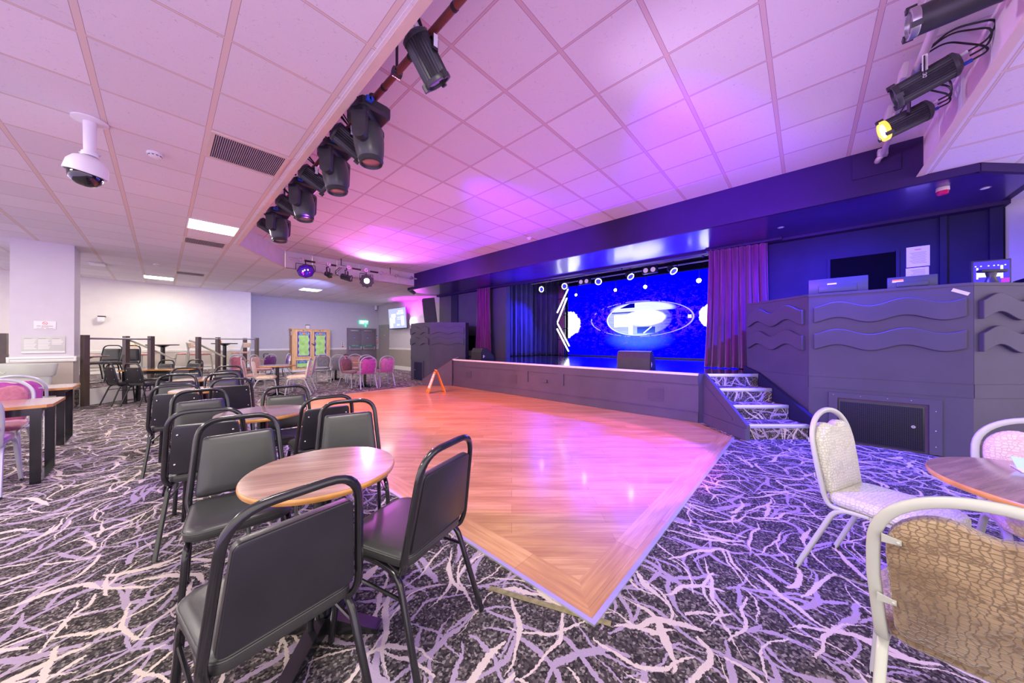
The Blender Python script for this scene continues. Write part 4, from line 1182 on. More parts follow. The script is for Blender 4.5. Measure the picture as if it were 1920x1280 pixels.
mb = MB(); mb.tube([(-2.32, 11.36, 1.36), (-2.22, 11.36, 1.36)], 0.026, 10); mb.build('yellow_sleeve', pm('yellow_tape', (0.85, 0.66, 0.03), 0.4), rg)

def high_table(x, y, h, r, label, sq=False):
    t = thing('high_table', label, 'table', (x, y, PF), 0, 'tall tables on the platform')
    mb = MB(); mb.lathe([(r-0.01, h-0.03), (r, h-0.022), (r, h-0.004), (r-0.004, h)], 32); mb.build('tabletop', M['tabletop'] if sq else M['bkplastic'], t)
    mb = MB(); mb.lathe([(0.05, 0.02), (0.05, h-0.09), (0.16, h-0.031)], 20); mb.build('column', M['blackmetal'], t)
    mb = MB(); mb.lathe([(0.26, 0.001), (0.26, 0.012), (0.08, 0.03), (0.05, 0.03)], 28); mb.build('base', M['blackmetal'], t)
    return t
high_table(0.02, 14.45, 0.86, 0.36, 'dark tall table on the platform in the gap of the steps')
high_table(1.42, 14.35, 0.90, 0.34, 'dark tall table on the platform behind the right railing posts')
high_table(-1.20, 12.05, 0.62, 0.38, 'wood topped table on the platform behind the left railing post', True)
t = thing('ornament', 'small orange ornament on the tall table behind the railing', 'ornament', (1.30, 14.20, PF+0.901))
mb = MB(); mb.lathe([(0.03, 0), (0.04, 0.03), (0.02, 0.09), (0.012, 0.10)], 14); mb.build('cup', M['orange'], t)

def make_stool():
    t = thing('bar_stool', 'x', 'stool')
    so = rpoly([(-0.18, 0.18), (-0.18, -0.18), (0.18, -0.18), (0.18, 0.18)], 0.07, 5)
    mb = MB(); rounded_pad(mb, so, [(0.01, 0.55), (0, 0.56), (0, 0.595), (0.02, 0.61), (0.08, 0.615)]); mb.build('seat', V_DUSTY, t, ang=60)
    for s in (-1, 1):
        mb = MB(); mb.tube([(s*0.20, 0.20, 0), (s*0.165, 0.16, 0.55)], 0.018, 8); mb.build('leg', M['whiteframe'], t)
        mb = MB(); mb.tube(smoothpath([(s*0.20, -0.20, 0), (s*0.175, -0.165, 0.56), (s*0.16, -0.26, 0.92)], 0.08, 5), 0.018, 8); mb.build('leg', M['whiteframe'], t)
    bm_ = back_m(-0.17, 0.60, 0.25)
    mb = MB(); rounded_pad(mb, rpoly([(-0.15, 0.16), (0.15, 0.16), (0.145, 0.32), (-0.145, 0.32)], 0.03, 4), [(0, -0.01), (0, 0.012), (0.02, 0.018)], bm_); mb.build('backrest', V_CREAM, t, ang=60)
    mb = MB()
    for s in (-1, 1): mb.tube([(s*0.19, 0.186, 0.2), (s*0.19, -0.186, 0.2)], 0.012, 6)
    mb.tube([(-0.188, 0.19, 0.2), (0.188, 0.19, 0.2)], 0.012, 6)
    mb.build('foot_rail', M['whiteframe'], t)
    return t
S0 = make_stool(); reg(None)
stools = [(-0.40, 14.15, -45, 'bar stool on the platform between the left railing posts'),
          (0.52, 14.05, 135, 'bar stool on the platform right of the dark table in the steps gap'),
          (0.78, 13.35, -50, 'white framed bar stool between the two right railing posts'),
          (1.78, 14.05, 130, 'pink seated bar stool on the platform near the corner of the cream wall'),
          (-1.75, 13.60, -30, 'bar stool with wooden back on the platform next to the lilac column'),
          (-1.30, 13.50, -30, 'second bar stool from the lilac column on the platform')]
for i, (x, y, a, lb) in enumerate(stools):
    if i == 0:
        S0.location = (x, y, PF); S0.rotation_euler = (0, 0, A(a)); tag(S0, lb, 'stool', 'bar stools on the platform')
    else:
        dup(S0, (x, y, PF), A(a), lb, 'bar stools on the platform')

# bin in front of the column
t = thing('waste_bin', 'wide pale grey tapered plastic bin in front of the column', 'bin', (-1.60, 9.86, 0), R(-48)); t.scale = (1, 1, 1.09)
o_ = rpoly([(-0.42, 0.16), (-0.30, -0.22), (0.30, -0.22), (0.42, 0.16)], [0.08, 0.16, 0.16, 0.08], 6)
mb = MB(); rounded_pad(mb, o_, [(0.08, 0.0), (0.05, 0.25), (0.025, 0.62)]); mb.build('body', M['bin'], t, ang=50)
mb = MB(); rounded_pad(mb, o_, [(0.012, 0.621), (0.0, 0.64), (-0.02, 0.80), (-0.02, 0.815), (0.02, 0.825), (0.05, 0.815)]); ld = mb.build('lid', M['bin'], t, ang=40)
mb = MB(); mb.torus((0.02, -0.225, 0.735), 0.05, 0.008, Vector((0, -1, 0)), 20, 6); mb.build('handle_recess', M['bin'], ld)
mb = MB(); rounded_pad(mb, [(x*0.80, y*0.70) for x, y in o_], [(0.0, 0.816), (0.01, 0.829), (0.06, 0.824)]); mb.build('lid_dish', pm('grey_rubber', (0.40, 0.42, 0.38), 0.6), ld, ang=40)

# =================================================================== THINGS ON THE WALLS
# column signs
t = thing('sign', 'white no smoking sign on the lilac column', 'sign', (-1.46, 10.379, 1.575))
mb = MB(); mb.b2(-0.118, 0.118, -0.008, 0, -0.075, 0.075, 0.002); mb.build('plate', M['whitepl'], t)
mb = MB(); mb.torus((0, -0.0085, 0.035), 0.026, 0.003, Vector((0, -1, 0)), 24, 6); mb.box((0, -0.009, 0.035), (0.05, 0.002, 0.005), (0, 0.7, 0)); mb.b2(-0.014, 0.012, -0.0092, -0.0084, 0.030, 0.037)
mb.build('no_smoking_symbol', M['inkred'], t)
text('wording', 'NO SMOKING', 0.026, M['ink'], t, facing((0, -0.0084, -0.018), 0, -1), 0.0004, sx=1.05)
mb = MB(); mb.b2(-0.04, 0.04, -0.0088, -0.0082, -0.042, -0.037); mb.build('small_print', M['inkred'], t, smooth=False)
mb = MB(); mb.b2(-0.09, -0.01, -0.0088, -0.0082, -0.060, -0.053); mb.b2(0.01, 0.09, -0.0088, -0.0082, -0.060, -0.053); mb.build('small_print', M['inkgrey'], t, smooth=False)
t = thing('notice_board', 'grey information panel with three columns of print on the lilac column', 'notice', (-1.47, 10.379, 1.225))
mb = MB(); mb.b2(-0.232, 0.232, -0.012, 0, -0.15, 0.15, 0.003); mb.build('panel', M['greysheet'], t)
mb = MB(); mb.b2(-0.232, 0.232, -0.022, -0.002, -0.165, -0.132, 0.004); mb.build('bottom_rail', M['white'], t)
text('heading', 'Opening Times', 0.020, M['white'], t, facing((0.01, -0.0125, 0.128), 0, -1), 0.0004)
for c in range(3):
    mb = MB(); x0 = -0.205+c*0.145
    for i in range(7 if c < 2 else 4): mb.b2(x0, x0+0.125-0.02*((i*7+c) % 3)/2, -0.0128, -0.0118, 0.072-0.027*i, 0.090-0.027*i)
    mb.build('print_column', M['palebar'], t, smooth=False)
    mb = MB(); mb.b2(x0, x0+0.08, -0.0128, -0.0118, 0.098, 0.106); mb.build('column_title', M['inkgrey'], t, smooth=False)

def uplighter(name, x, y, label):
    t = thing('wall_light', label, 'wall light', (x, y, 1.95))
    mb = MB(); mb.b2(-0.065, 0.065, -0.12, 0, -0.08, 0.046, 0.004); mb.build('back_box', M['whitepl'], t)
    mb = MB(); mb.box((0.01, -0.075, 0.060), (0.15, 0.13, 0.022), (-0.10, 0, 0), 0.004); mb.build('hood', M['fixgrey'], t)
    mb = MB(); mb.b2(-0.055, 0.055, -0.12, -0.03, -0.10, -0.085); mb.b2(-0.05, 0.05, -0.03, -0.002, -0.09, 0.05); mb.build('bracket', M['whitepl'], t, smooth=False)
uplighter('a', -1.20, 15.258, 'small black topped fitting on the cream wall behind the platform')
uplighter('b', 4.30, 16.158, 'small black topped fitting on the far wall above the lime cabinet')

# cabinet
t = thing('games_cabinet', 'pine cabinet with lime green and purple doors against the far wall', 'cabinet', (4.38, 15.95, 0))
W2 = 0.72
mb = MB(); mb.b2(-W2, W2, -0.20, 0.185, 0.10, 1.80); cb = mb.build('carcass', M['cabwood'], t, smooth=False)
mb = MB(); mb.b2(-W2-0.004, -W2, -0.18, 0.17, 0.16, 1.78); mb.build('side_panel', M['cabside'], t, smooth=False)
mb = MB(); mb.b2(-W2-0.006, -W2-0.004, -0.15, 0.0, 1.55, 1.72); mb.build('side_label', M['paper'], t, smooth=False)
mb = MB(); mb.b2(-W2-0.02, W2+0.02, -0.30, 0.185, 0.02, 0.10); mb.build('plinth', M['white'], t, smooth=False)
mb = MB(); mb.b2(-W2-0.03, W2+0.03, -0.225, 0.19, 1.80, 1.83); mb.build('cornice', M['cabwood'], t, smooth=False)
def wavy_outline(w, h, amp=0.018, k=40, seed=0):
    pts = []
    for i in range(k): pts.append((-w+2*w*i/k, -h+amp*0.6*math.sin(i*0.9+seed)))
    for i in range(k): pts.append((w+amp*math.sin(i*0.55+seed), -h+2*h*i/k))
    for i in range(k): pts.append((w-2*w*i/k, h+amp*0.5*math.sin(i*0.8+seed)))
    for i in range(k): pts.append((-w+amp*math.sin(i*0.6+1+seed), h-2*h*i/k))
    return pts
def splat(mb, cx, cz, r, y):
    pts = []
    for i in range(36):
        rr = r*(0.30 if i % 2 else (0.75+0.25*math.sin(i*1.7)))
        pts.append((cx+rr*math.cos(2*PI*i/36), y, cz+rr*math.sin(2*PI*i/36)))
    mb.poly(pts)
for s in (-1, 1):
    cx = s*0.315+0.01
    mb = MB(); mb.b2(cx-0.30, cx+0.30, -0.222, -0.2005, 0.60, 1.765, 0.004); d_ = mb.build('cabinet_door', M['cabwood'], t)
    cx2 = cx-0.035*(1 if s > 0 else -1)*0
    mb = MB(); mb.b2(cx-0.235, cx+0.235, -0.2245, -0.2215, 0.66, 1.71); mb.build('door_border', M['purple'], d_, smooth=False)
    mb = MB(); q = Matrix(((1, 0, 0, cx), (0, 0, -1, 0), (0, 1, 0, 1.185), (0, 0, 0, 1)))
    mb.prism([(x*0.99, y) for x, y in wavy_outline(0.190, 0.490, seed=s)], 0.2246, 0.2262, q); mb.build('pale_outline', M['skyblue'], d_, smooth=False)
    mb = MB(); mb.prism(wavy_outline(0.178, 0.475, seed=s), 0.2263, 0.2275, q); mb.build('green_panel', M['lime'], d_, smooth=False)
    mb = MB(); splat(mb, cx-0.03, 1.20, 0.16, -0.2282); splat(mb, cx+0.07, 0.82, 0.10, -0.2282); mb.build('splat', M['lime2'], d_, smooth=False)
    mb = MB(); mb.b2(cx-0.17, cx+0.17, -0.2300, -0.2277, 1.555, 1.655, 0.001); hd = mb.build('header_board', M['navy'], d_)
    text('header_word', 'Surf', 0.10, M['whitepl'], hd, facing((cx-0.095, -0.2303, 1.605), 0, -1), 0.0006, sx=0.7)
    text('header_word', 'Fun', 0.10, M['whitepl'], hd, facing((cx+0.105, -0.2303, 1.605), 0, -1), 0.0006, sx=0.7)
    mb = MB(); mb.cyl((cx+0.005, -0.2325, 1.61), (cx+0.005, -0.2301, 1.61), 0.045, n=20); mb.build('orange_disc', M['orange'], hd)
    mb = MB(); mb.b2(cx-0.04, cx-0.005, -0.235, -0.2225, 1.745, 1.775); mb.build('catch', M['ink'], d_, smooth=False)
mb = MB(); mb.b2(-0.02, 0.045, -0.245, -0.2225, 1.185, 1.21, 0.003); mb.b2(0.03, 0.10, -0.248, -0.229, 1.125, 1.165, 0.003); mb.build('latch', M['bkplastic'], t)
mb = MB(); mb.b2(-0.61, 0.62, -0.222, -0.2005, 0.17, 0.53, 0.004); dr = mb.build('flap', M['cabwood'], t)
mb = MB(); mb.b2(-0.58, 0.59, -0.2245, -0.2215, 0.19, 0.50); mb.build('flap_border', M['purple'], dr, smooth=False)
mb = MB(); q = Matrix(((1, 0, 0, 0.0), (0, 0, -1, 0), (0, 1, 0, 0.345), (0, 0, 0, 1)))
mb.prism(wavy_outline(0.55, 0.13, 0.012), 0.2246, 0.2265, q); mb.build('green_panel', M['lime'], dr, smooth=False)
mb = MB(); mb.b2(-0.53, -0.18, -0.229, -0.2266, 0.37, 0.46, 0.001); hd = mb.build('header_board', M['navy'], dr)
text('header_word', 'Surf Fun', 0.085, M['whitepl'], hd, facing((-0.355, -0.2295, 0.415), 0, -1), 0.0006, sx=0.75)

# double fire doors in the far wall
t = thing('door_1', 'grey double fire doors with push bars in the far wall', 'door', (6.67, 16.155, 0)); t['kind'] = 'structure'
mb = MB(); mb.b2(-0.71, -0.65, -0.03, 0, 0, 1.95); mb.b2(0.65, 0.71, -0.03, 0, 0, 1.95); mb.b2(-0.65, 0.65, -0.03, 0, 1.87, 1.95); mb.build('frame', M['door'], t, smooth=False)
for s in (-1, 1):
    mb = MB(); mb.b2(s*0.33-0.318, s*0.33+0.318, -0.02, 0, 0.01, 1.865, 0.002); d_ = mb.build('leaf', M['door'], t)
    mb = MB(); mb.cyl((s*0.33-0.02*s-0.05, -0.024, 1.48), (s*0.33-0.02*s-0.05, -0.0205, 1.48), 0.045, n=20); dd = mb.build('fire_door_disc', M['bluesign'], d_)
    mb = MB(); mb.b2(s*0.33-0.02*s-0.085, s*0.33-0.02*s-0.015, -0.0248, -0.0242, 1.472, 1.488); mb.build('disc_print', M['paper'], dd, smooth=False)
    mb = MB(); mb.b2(s*0.33-0.27, s*0.33+0.27, -0.08, -0.0205, 0.90, 0.955, 0.006)
    for e in (-1, 1): mb.b2(s*0.33+e*0.27-0.03, s*0.33+e*0.27+0.03, -0.07, -0.0205, 0.88, 1.06, 0.006)
    pb = mb.build('push_bar', M['steel'], d_)
    mb = MB(); mb.b2(s*0.33-0.27, s*0.33+0.27, -0.026, -0.0205, 1.07, 1.135, 0.001); sg_ = mb.build('push_bar_sign', M['green'], d_)
    text('sign_wording', 'PUSH BAR TO OPEN', 0.045, M['paper'], sg_, facing((s*0.33, -0.0265, 1.102), 0, -1), 0.0004, sx=0.75)
    mb = MB(); mb.b2(s*0.33-0.22, s*0.33+0.15, -0.06, -0.0205, 1.80, 1.845, 0.004); mb.build('door_closer', M['steel'], d_)
# single door in the right wall
t = thing('door_2', 'plain taupe door with grey frame beside the television', 'door', (7.452, 15.43, 0)); t['kind'] = 'structure'
mb = MB(); mb.b2(-0.03, 0, -0.53, -0.44, 0, 2.13); mb.b2(-0.03, 0, 0.44, 0.53, 0, 2.13); mb.b2(-0.03, 0, -0.44, 0.44, 2.03, 2.13); mb.build('frame', M['doorframe'], t, smooth=False)
mb = MB(); mb.b2(-0.012, 0, -0.438, 0.438, 0.01, 2.028); d_ = mb.build('leaf', M['door2'], t, smooth=False)
mb = MB(); mb.b2(-0.014, -0.0122, -0.10, 0.0, 1.60, 1.625); mb.build('door_plate', M['paper'], d_, smooth=False)
# exit sign
t = thing('exit_sign', 'lit green and white exit sign above the double doors', 'sign', (6.73, 16.10, 2.25))
mb = MB(); mb.b2(-0.21, 0.21, -0.03, 0.03, -0.09, 0.09, 0.006); mb.build('light_box', M['e_green'], t)
mb = MB(); mb.b2(-0.19, 0.0, -0.034, -0.0305, -0.07, 0.07); mb.b2(0.0, 0.19, -0.034, -0.0305, 0.0, 0.07); mb.build('lit_panel', M['e_exit'], t, smooth=False)
mb = MB(); mb.prism([(0.05, 0.01), (0.16, 0.01), (0.105, -0.06)], 0.0345, 0.036, Matrix(((1, 0, 0, 0), (0, 0, -1, 0), (0, 1, 0, 0), (0, 0, 0, 1)))); mb.build('arrow', M['e_exit'], t, smooth=False)
mb = MB(); mb.b2(0.08, 0.13, -0.01, 0.03, -0.22, -0.091); mb.build('hanging_label', M['e_green'], t, smooth=False)
# little signs by the doors
t = thing('sign', 'small white and red extinguisher signs left of the double doors', 'sign', (5.78, 16.158, 1.13))
mb = MB(); mb.b2(-0.05, 0.05, -0.004, 0, -0.12, 0.13); mb.build('plate', M['paper'], t, smooth=False)
mb = MB(); mb.b2(-0.04, 0.04, -0.0055, -0.0042, -0.11, -0.04); mb.b2(-0.025, 0.02, -0.0055, -0.0042, 0.06, 0.12); mb.build('red_print', M['inkred'], t, smooth=False)
mb = MB(); mb.b2(-0.04, 0.04, -0.0055, -0.0042, -0.01, 0.03); mb.build('green_print', M['green'], t, smooth=False)
t = thing('sign', 'small blue and red action sign right of the double doors', 'sign', (7.42, 16.155, 1.55))
mb = MB(); mb.b2(-0.04, 0.03, -0.004, 0, -0.14, 0.10); mb.build('plate', M['paper'], t, smooth=False)
mb = MB(); mb.b2(-0.03, 0.02, -0.0055, -0.0042, 0.0, 0.08); mb.build('blue_print', M['bluesign'], t, smooth=False)
mb = MB(); mb.b2(-0.03, 0.02, -0.0055, -0.0042, -0.10, -0.05); mb.build('red_print', M['inkred'], t, smooth=False)
t = thing('fire_alarm_point', 'red fire alarm call point in the corner by the taupe door', 'fire alarm', (7.42, 16.155, 1.27))
mb = MB(); mb.b2(-0.045, 0.03, -0.05, 0, -0.055, 0.05, 0.004); mb.build('box', M['red'], t)
mb = MB(); mb.b2(-0.035, 0.0, -0.052, -0.0505, -0.03, 0.03); mb.build('glass_window', M['paper'], t, smooth=False)
t = thing('fire_extinguisher', 'red fire extinguisher standing left of the double doors', 'fire extinguisher', (5.83, 15.98, 0))
mb = MB(); mb.lathe([(0.075, 0.001), (0.085, 0.02), (0.085, 0.50), (0.06, 0.60), (0.03, 0.64), (0.03, 0.66)], 20); mb.build('cylinder', M['red'], t)
mb = MB(); mb.b2(-0.03, 0.10, -0.015, 0.015, 0.665, 0.69, 0.004); mb.b2(-0.02, 0.10, -0.012, 0.012, 0.71, 0.725, 0.003); mb.cyl((0, 0, 0.655), (0, 0, 0.70), 0.022, n=12); mb.build('valve', M['bkplastic'], t)
mb = MB(); mb.tube(smoothpath([(-0.03, 0, 0.68), (-0.12, -0.02, 0.62), (-0.10, -0.06, 0.2)], 0.08, 5), 0.013, 8); mb.build('hose', M['bkplastic'], t)
mb = MB(); mb.prism([(0.0852*math.cos(a), 0.0852*math.sin(a)) for a in [R(-140+10*i) for i in range(11)]]+[(0.080*math.cos(a), 0.080*math.sin(a)) for a in [R(-40-10*i) for i in range(11)]], 0.2, 0.42); mb.build('label', M['paper'], t, smooth=False)
# corner dome sensor
t = thing('corner_sensor', 'white sensor in the far ceiling corner above the taupe door', 'sensor', (7.33, 16.07, 3.0))
mb = MB(); mb.lathe([(0.02, -0.13), (0.05, -0.10), (0.06, 0.0), (0.06, 0.116)], 16); mb.build('body', M['whitepl'], t)
mb = MB(); mb.sphere((0, 0, -0.10), 0.045, 12); mb.build('dome', M['bkplastic'], t)
# television on the right wall
t = thing('television', 'wall television showing a pale lilac page beside the taupe door', 'television', (7.25, 13.74, 2.355), 0, None, (0, R(-4), 0))
mb = MB(); mb.b2(0.0, 0.05, -0.80, 0.80, -0.475, 0.475, 0.005); mb.build('case', M['bkplastic'], t)
mb = MB(); mb.b2(-0.004, -0.0005, -0.785, 0.785, -0.445, 0.46); sc_ = mb.build('screen', M['e_tv'], t, smooth=False)
mb = MB()
for (u0, u1, v0, v1) in ((0.40, 0.60, -0.40, 0.0), (0.12, 0.56, 0.05, 0.22), (0.2, 0.42, -0.22, 0.05), (-0.60, 0.02, 0.17, 0.27), (-0.56, -0.10, 0.29, 0.36), (-0.50, -0.02, 0.02, 0.06), (-0.46, -0.02, -0.06, -0.03), (-0.62, -0.34, -0.33, 0.10), (-0.2, 0.06, -0.34, -0.26), (0.52, 0.68, -0.42, 0.05)):
    mb.b2(-0.006, -0.0045, u0, u1, v0, v1)
mb.build('page', M['e_tvw'], sc_, smooth=False)
mb = MB(); mb.b2(0.05, 0.15, -0.15, 0.15, -0.15, 0.15); mb.build('wall_bracket', M['bkplastic'], t, smooth=False)
# magenta wall uplight
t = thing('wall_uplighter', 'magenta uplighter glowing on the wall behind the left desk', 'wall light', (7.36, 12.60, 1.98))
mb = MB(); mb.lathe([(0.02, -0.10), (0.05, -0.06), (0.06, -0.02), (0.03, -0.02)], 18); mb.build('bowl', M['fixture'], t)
mb = MB(); mb.lathe([(0.03, -0.02), (0.10, 0.05), (0.125, 0.14), (0.11, 0.25), (0.07, 0.34), (0.02, 0.37)], 22); mb.build('wall_glow_shape', em('wall_glow_white', (1.0, 0.82, 1.0), 5), t)  # bright spot of light on the wall, put in as a glowing egg shape
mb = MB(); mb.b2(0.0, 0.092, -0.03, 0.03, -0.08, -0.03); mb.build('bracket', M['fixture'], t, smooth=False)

# =================================================================== ON THE STAGE
# LED wall: object axes x across (to the right as seen), y up
t = thing('led_screen', 'large blue LED wall with a white eye shaped picture at the back of the stage', 'screen', (10.2, 3.95, 2.02))
t.matrix_world = facing((10.2, 3.95, 2.02), -1, 0)
mb = MB(); mb.b2(-2.56, 2.9, -1.20, 1.30, -0.005, 0.0); mb.build('picture', M['led'], t, smooth=False)
mb = MB(); mb.b2(-2.60, 2.94, -1.238, 1.34, -0.12, -0.006); mb.build('casing', M['bkplastic'], t, smooth=False)
# white lamps shining in front of the wall
for y, z, r, lb in ((6.08, 2.975, 0.045, 'small white lamp disc at the upper left of the LED wall'), (4.60, 2.985, 0.05, 'small white lamp disc left of the middle of the LED wall'),
                 (3.64, 2.98, 0.055, 'small white lamp disc right of the middle of the LED wall'), (2.18, 2.985, 0.062, 'small white lamp disc by the right curtain on the LED wall')):
    t = thing('backlight', lb, 'stage light', (10.05, y, z), 0, 'white lamps over the LED wall')
    mb = MB(); mb.lathe([(r*1.1, -0.10), (r*1.15, 0.0), (r*1.0, 0.012)], 20, Matrix.Rotation(R(-90), 4, 'Y')); mb.build('housing', M['fixture'], t)
    mb = MB(); mb.lathe([(r, 0.0125), (r*0.98, 0.02)], 20, Matrix.Rotation(R(-90), 4, 'Y')); mb.build('lens', M['e_white'], t)
    mb = MB(); mb.b2(0.02, 0.06, -0.01, 0.01, 0.02, 0.345); mb.build('drop_arm', M['fixture'], t, smooth=False)

def curtain(name, pts, z0, z1, folds, amp, m, label, flare=0.0, seed=1, top_gather=0.6):
    """hanging cloth along a ground polyline, with folds"""
    rnd = random.Random(seed)
    P = [Vector((*p, 0)) for p in pts]
    lens = [(b-a).length for a, b in zip(P, P[1:])]
    tot = sum(lens)
    nu = folds*10; nv = 22
    ph = [rnd.uniform(-0.5, 0.5) for _ in range(folds+2)]
    am = [rnd.uniform(0.6, 1.3) for _ in range(folds+2)]
    mb = MB(); grid = []
    mid = (P[0]+P[-1])/2
    for j in range(nv+1):
        v = j/nv; z = z0+(z1-z0)*v
        row = []
        fl = 1+flare*(1-v)**2.2
        for i in range(nu+1):
            s = i/nu*tot; k = 0; ss = s
            while k < len(lens)-1 and ss > lens[k]: ss -= lens[k]; k += 1
            d = (P[k+1]-P[k]).normalized(); p = P[k]+d*ss
            n = Vector((d.y, -d.x, 0))
            q = i/nu*folds; fi = int(q)
            a = am[fi]*(1-(q-fi))+am[fi+1]*(q-fi)
            w = math.sin(2*PI*q+ph[fi]*(1-v)*1.5)
            off = amp*a*w*(top_gather+(1-top_gather)*(1-v)*1.4)+0.25*amp*math.sin(2*PI*q*2.7+j*0.1)
            pp = mid+(p-mid)*fl+n*off
            row.append(mb.bm.verts.new((pp.x, pp.y, z+0.006*math.sin(q*5)*(1 if j == 0 else 0)+0.008*(j == 0))))
        grid.append(row)
    for a, b in zip(grid, grid[1:]):
        for i in range(nu): mb.face([a[i], a[i+1], b[i+1], b[i]])
    o = mb.build(name, m, None, ang=80)
    sm = o.modifiers.new('cloth', 'SOLIDIFY'); sm.thickness = 0.012
    return tag(o, label, 'curtain')
curtain('stage_curtain', [(7.24, 1.40), (7.30, 0.50)], ST+0.004, 3.09, 9, 0.055, M['curt_p'], 'plum stage curtain hanging at the right of the stage opening', 0.16, 3)
curtain('stage_curtain', [(7.22, 8.18), (7.24, 7.62)], ST+0.004, 3.06, 6, 0.05, M['curt_p'], 'plum stage curtain hanging at the left of the stage opening', 0.22, 5)
curtain('stage_drape', [(8.25, 7.70), (9.35, 7.50)], ST+0.004, 3.55, 5, 0.03, M['curt_b'], 'dark flat drape at the left inside the stage, nearest the opening', 0.0, 8)
curtain('stage_drape', [(9.45, 7.80), (10.25, 7.20), (10.40, 6.62)], ST+0.004, 3.60, 8, 0.06, M['curt_b'], 'dark folded drape between the flat drape and the LED wall', 0.03, 11)
curtain('stage_drape', [(10.12, 6.86), (10.12, 6.58)], ST+0.004, 3.40, 4, 0.02, M['curt_p'], 'narrow plum drape at the left edge of the LED wall', 0.0, 12)
# pelmet track of the right curtain
mb = MB(); mb.b2(7.20, 7.32, 0.30, 1.45, 3.052, 3.098, 0.004); tag(mb.build('curtain_track', M['bulkpaint'], None), 'dark track box above the right stage curtain', 'curtain track')

# neon chevron: two parallel angled tube pairs on a stand
t = thing('neon_chevron', 'white neon tubes forming an arrow left of the LED wall', 'neon light', (9.95, 6.5, ST))
def neon(p, q):
    p = Vector((0, p[0]-6.5, p[1]-ST)); q = Vector((0, q[0]-6.5, q[1]-ST))
    mb = MB(); mb.tube([p, q], 0.022, 10); o = mb.build('tube', M['e_tube'], t)
    d = (q-p).normalized()
    mb = MB(); mb.tube([p-d*0.02+Vector((0.028, 0, 0)), q+d*0.02+Vector((0.028, 0, 0))], 0.026, 8, sq=0.012); mb.build('tube_backing', M['whitepl'], o)
neon((6.36, 3.20), (6.83, 2.38)); neon((6.41, 2.88), (6.82, 2.02)); neon((6.82, 1.98), (6.31, 1.14)); neon((6.84, 1.77), (6.34, 0.95))
mb = MB(); mb.b2(0.05, 0.09, 0.02, 0.06, 0.0, 2.4); mb.b2(-0.1, 0.2, -0.15, 0.2, 0.001, 0.012)
for z in (0.6, 1.0, 1.5, 2.1): mb.b2(0.04, 0.06, -0.1, 0.32, z-0.015, z+0.015)
mb.build('stand', M['blackmetal'], t, smooth=False)

# lighting bars above the stage
t = thing('lighting_bar', 'metal lighting bar with clamps above the stage', 'lighting bar', (9.2, 0, 3.44))
mb = MB(); mb.cyl((0, 1.2, 0.03), (0, 7.45, -0.03), 0.024, n=12); mb.build('bar', M['barwhite'], t)
for y in (6.6, 4.0, 1.9):
    mb = MB(); mb.tube([(0, y, 0.27), (0, y, 0.0)], 0.012, 8); mb.box((0, y, 0.02), (0.07, 0.05, 0.07), None, 0.006); mb.build('hanger', M['blackmetal'], t)
t = thing('lighting_bar', 'thin purple lit bar in front of the top of the LED wall', 'lighting bar', (9.75, 0, 3.42))
mb = MB(); mb.cyl((0, 1.3, 0.03), (0, 6.4, -0.03), 0.02, n=10); mb.build('bar', M['barwhite'], t)
for y in (5.6, 3.2): 
    mb = MB(); mb.tube([(0, y, 0.29), (0, y, 0.0)], 0.01, 8); mb.build('hanger', M['blackmetal'], t)
ringp = [(6.98, 3.17, 90, 8, 'LED ring lamp facing us, leftmost under the stage ceiling'), (6.01, 3.165, 80, 8, 'LED ring lamp just above the neon arrow'), (4.77, 3.17, 70, 20, 'LED ring lamp turned half left, third from the left under the stage ceiling'),
         (3.76, 3.19, 30, 40, 'LED ring lamp tilted steeply left of the right blinder'), (2.60, 3.18, 30, 40, 'LED ring lamp tilted steeply right of the right blinder'), (1.60, 3.22, 85, 10, 'LED ring lamp half hidden by the right stage curtain')]
for y, z, az, el, lb in ringp:
    # az 90 = facing the hall
    aim = Vector((-math.sin(R(az))*math.cos(R(el)), -0.35*math.cos(R(az))-0.4*math.cos(R(az)), -math.sin(R(el)))).normalized()
    qm = Vector((0, 0, 1)).rotation_difference(aim).to_matrix().to_4x4()
    t = thing('ring_lamp', lb, 'stage light', (9.2, y, z), 0, 'ring lamps on the stage bar')
    mb = MB(); mb.lathe([(0.05, -0.20), (0.085, -0.16), (0.095, 0.0), (0.105, 0.02), (0.085, 0.02), (0.08, 0.0)], 24, qm); mb.build('housing', M['fixture'], t)
    mb = MB(); mb.torus(aim*0.022, 0.092, 0.011, aim, 32, 8); mb.build('ring_light', M['e_ring'], t)
    mb = MB(); mb.lathe([(0.078, 0.0), (0.078, 0.006)], 24, qm); mb.build('lens', M['e_blue'], t)
    mb = MB()
    for s in (-1, 1): mb.tube(smoothpath([(0.03, s*0.105, -0.02), (0.0, s*0.105, 0.14), (0, 0, 0.18)], 0.03, 3), 0.008, 6)
    mb.tube([(0, 0, 0.18), (0, 0, 0.27)], 0.014, 8); mb.build('yoke', M['blackmetal'], t)
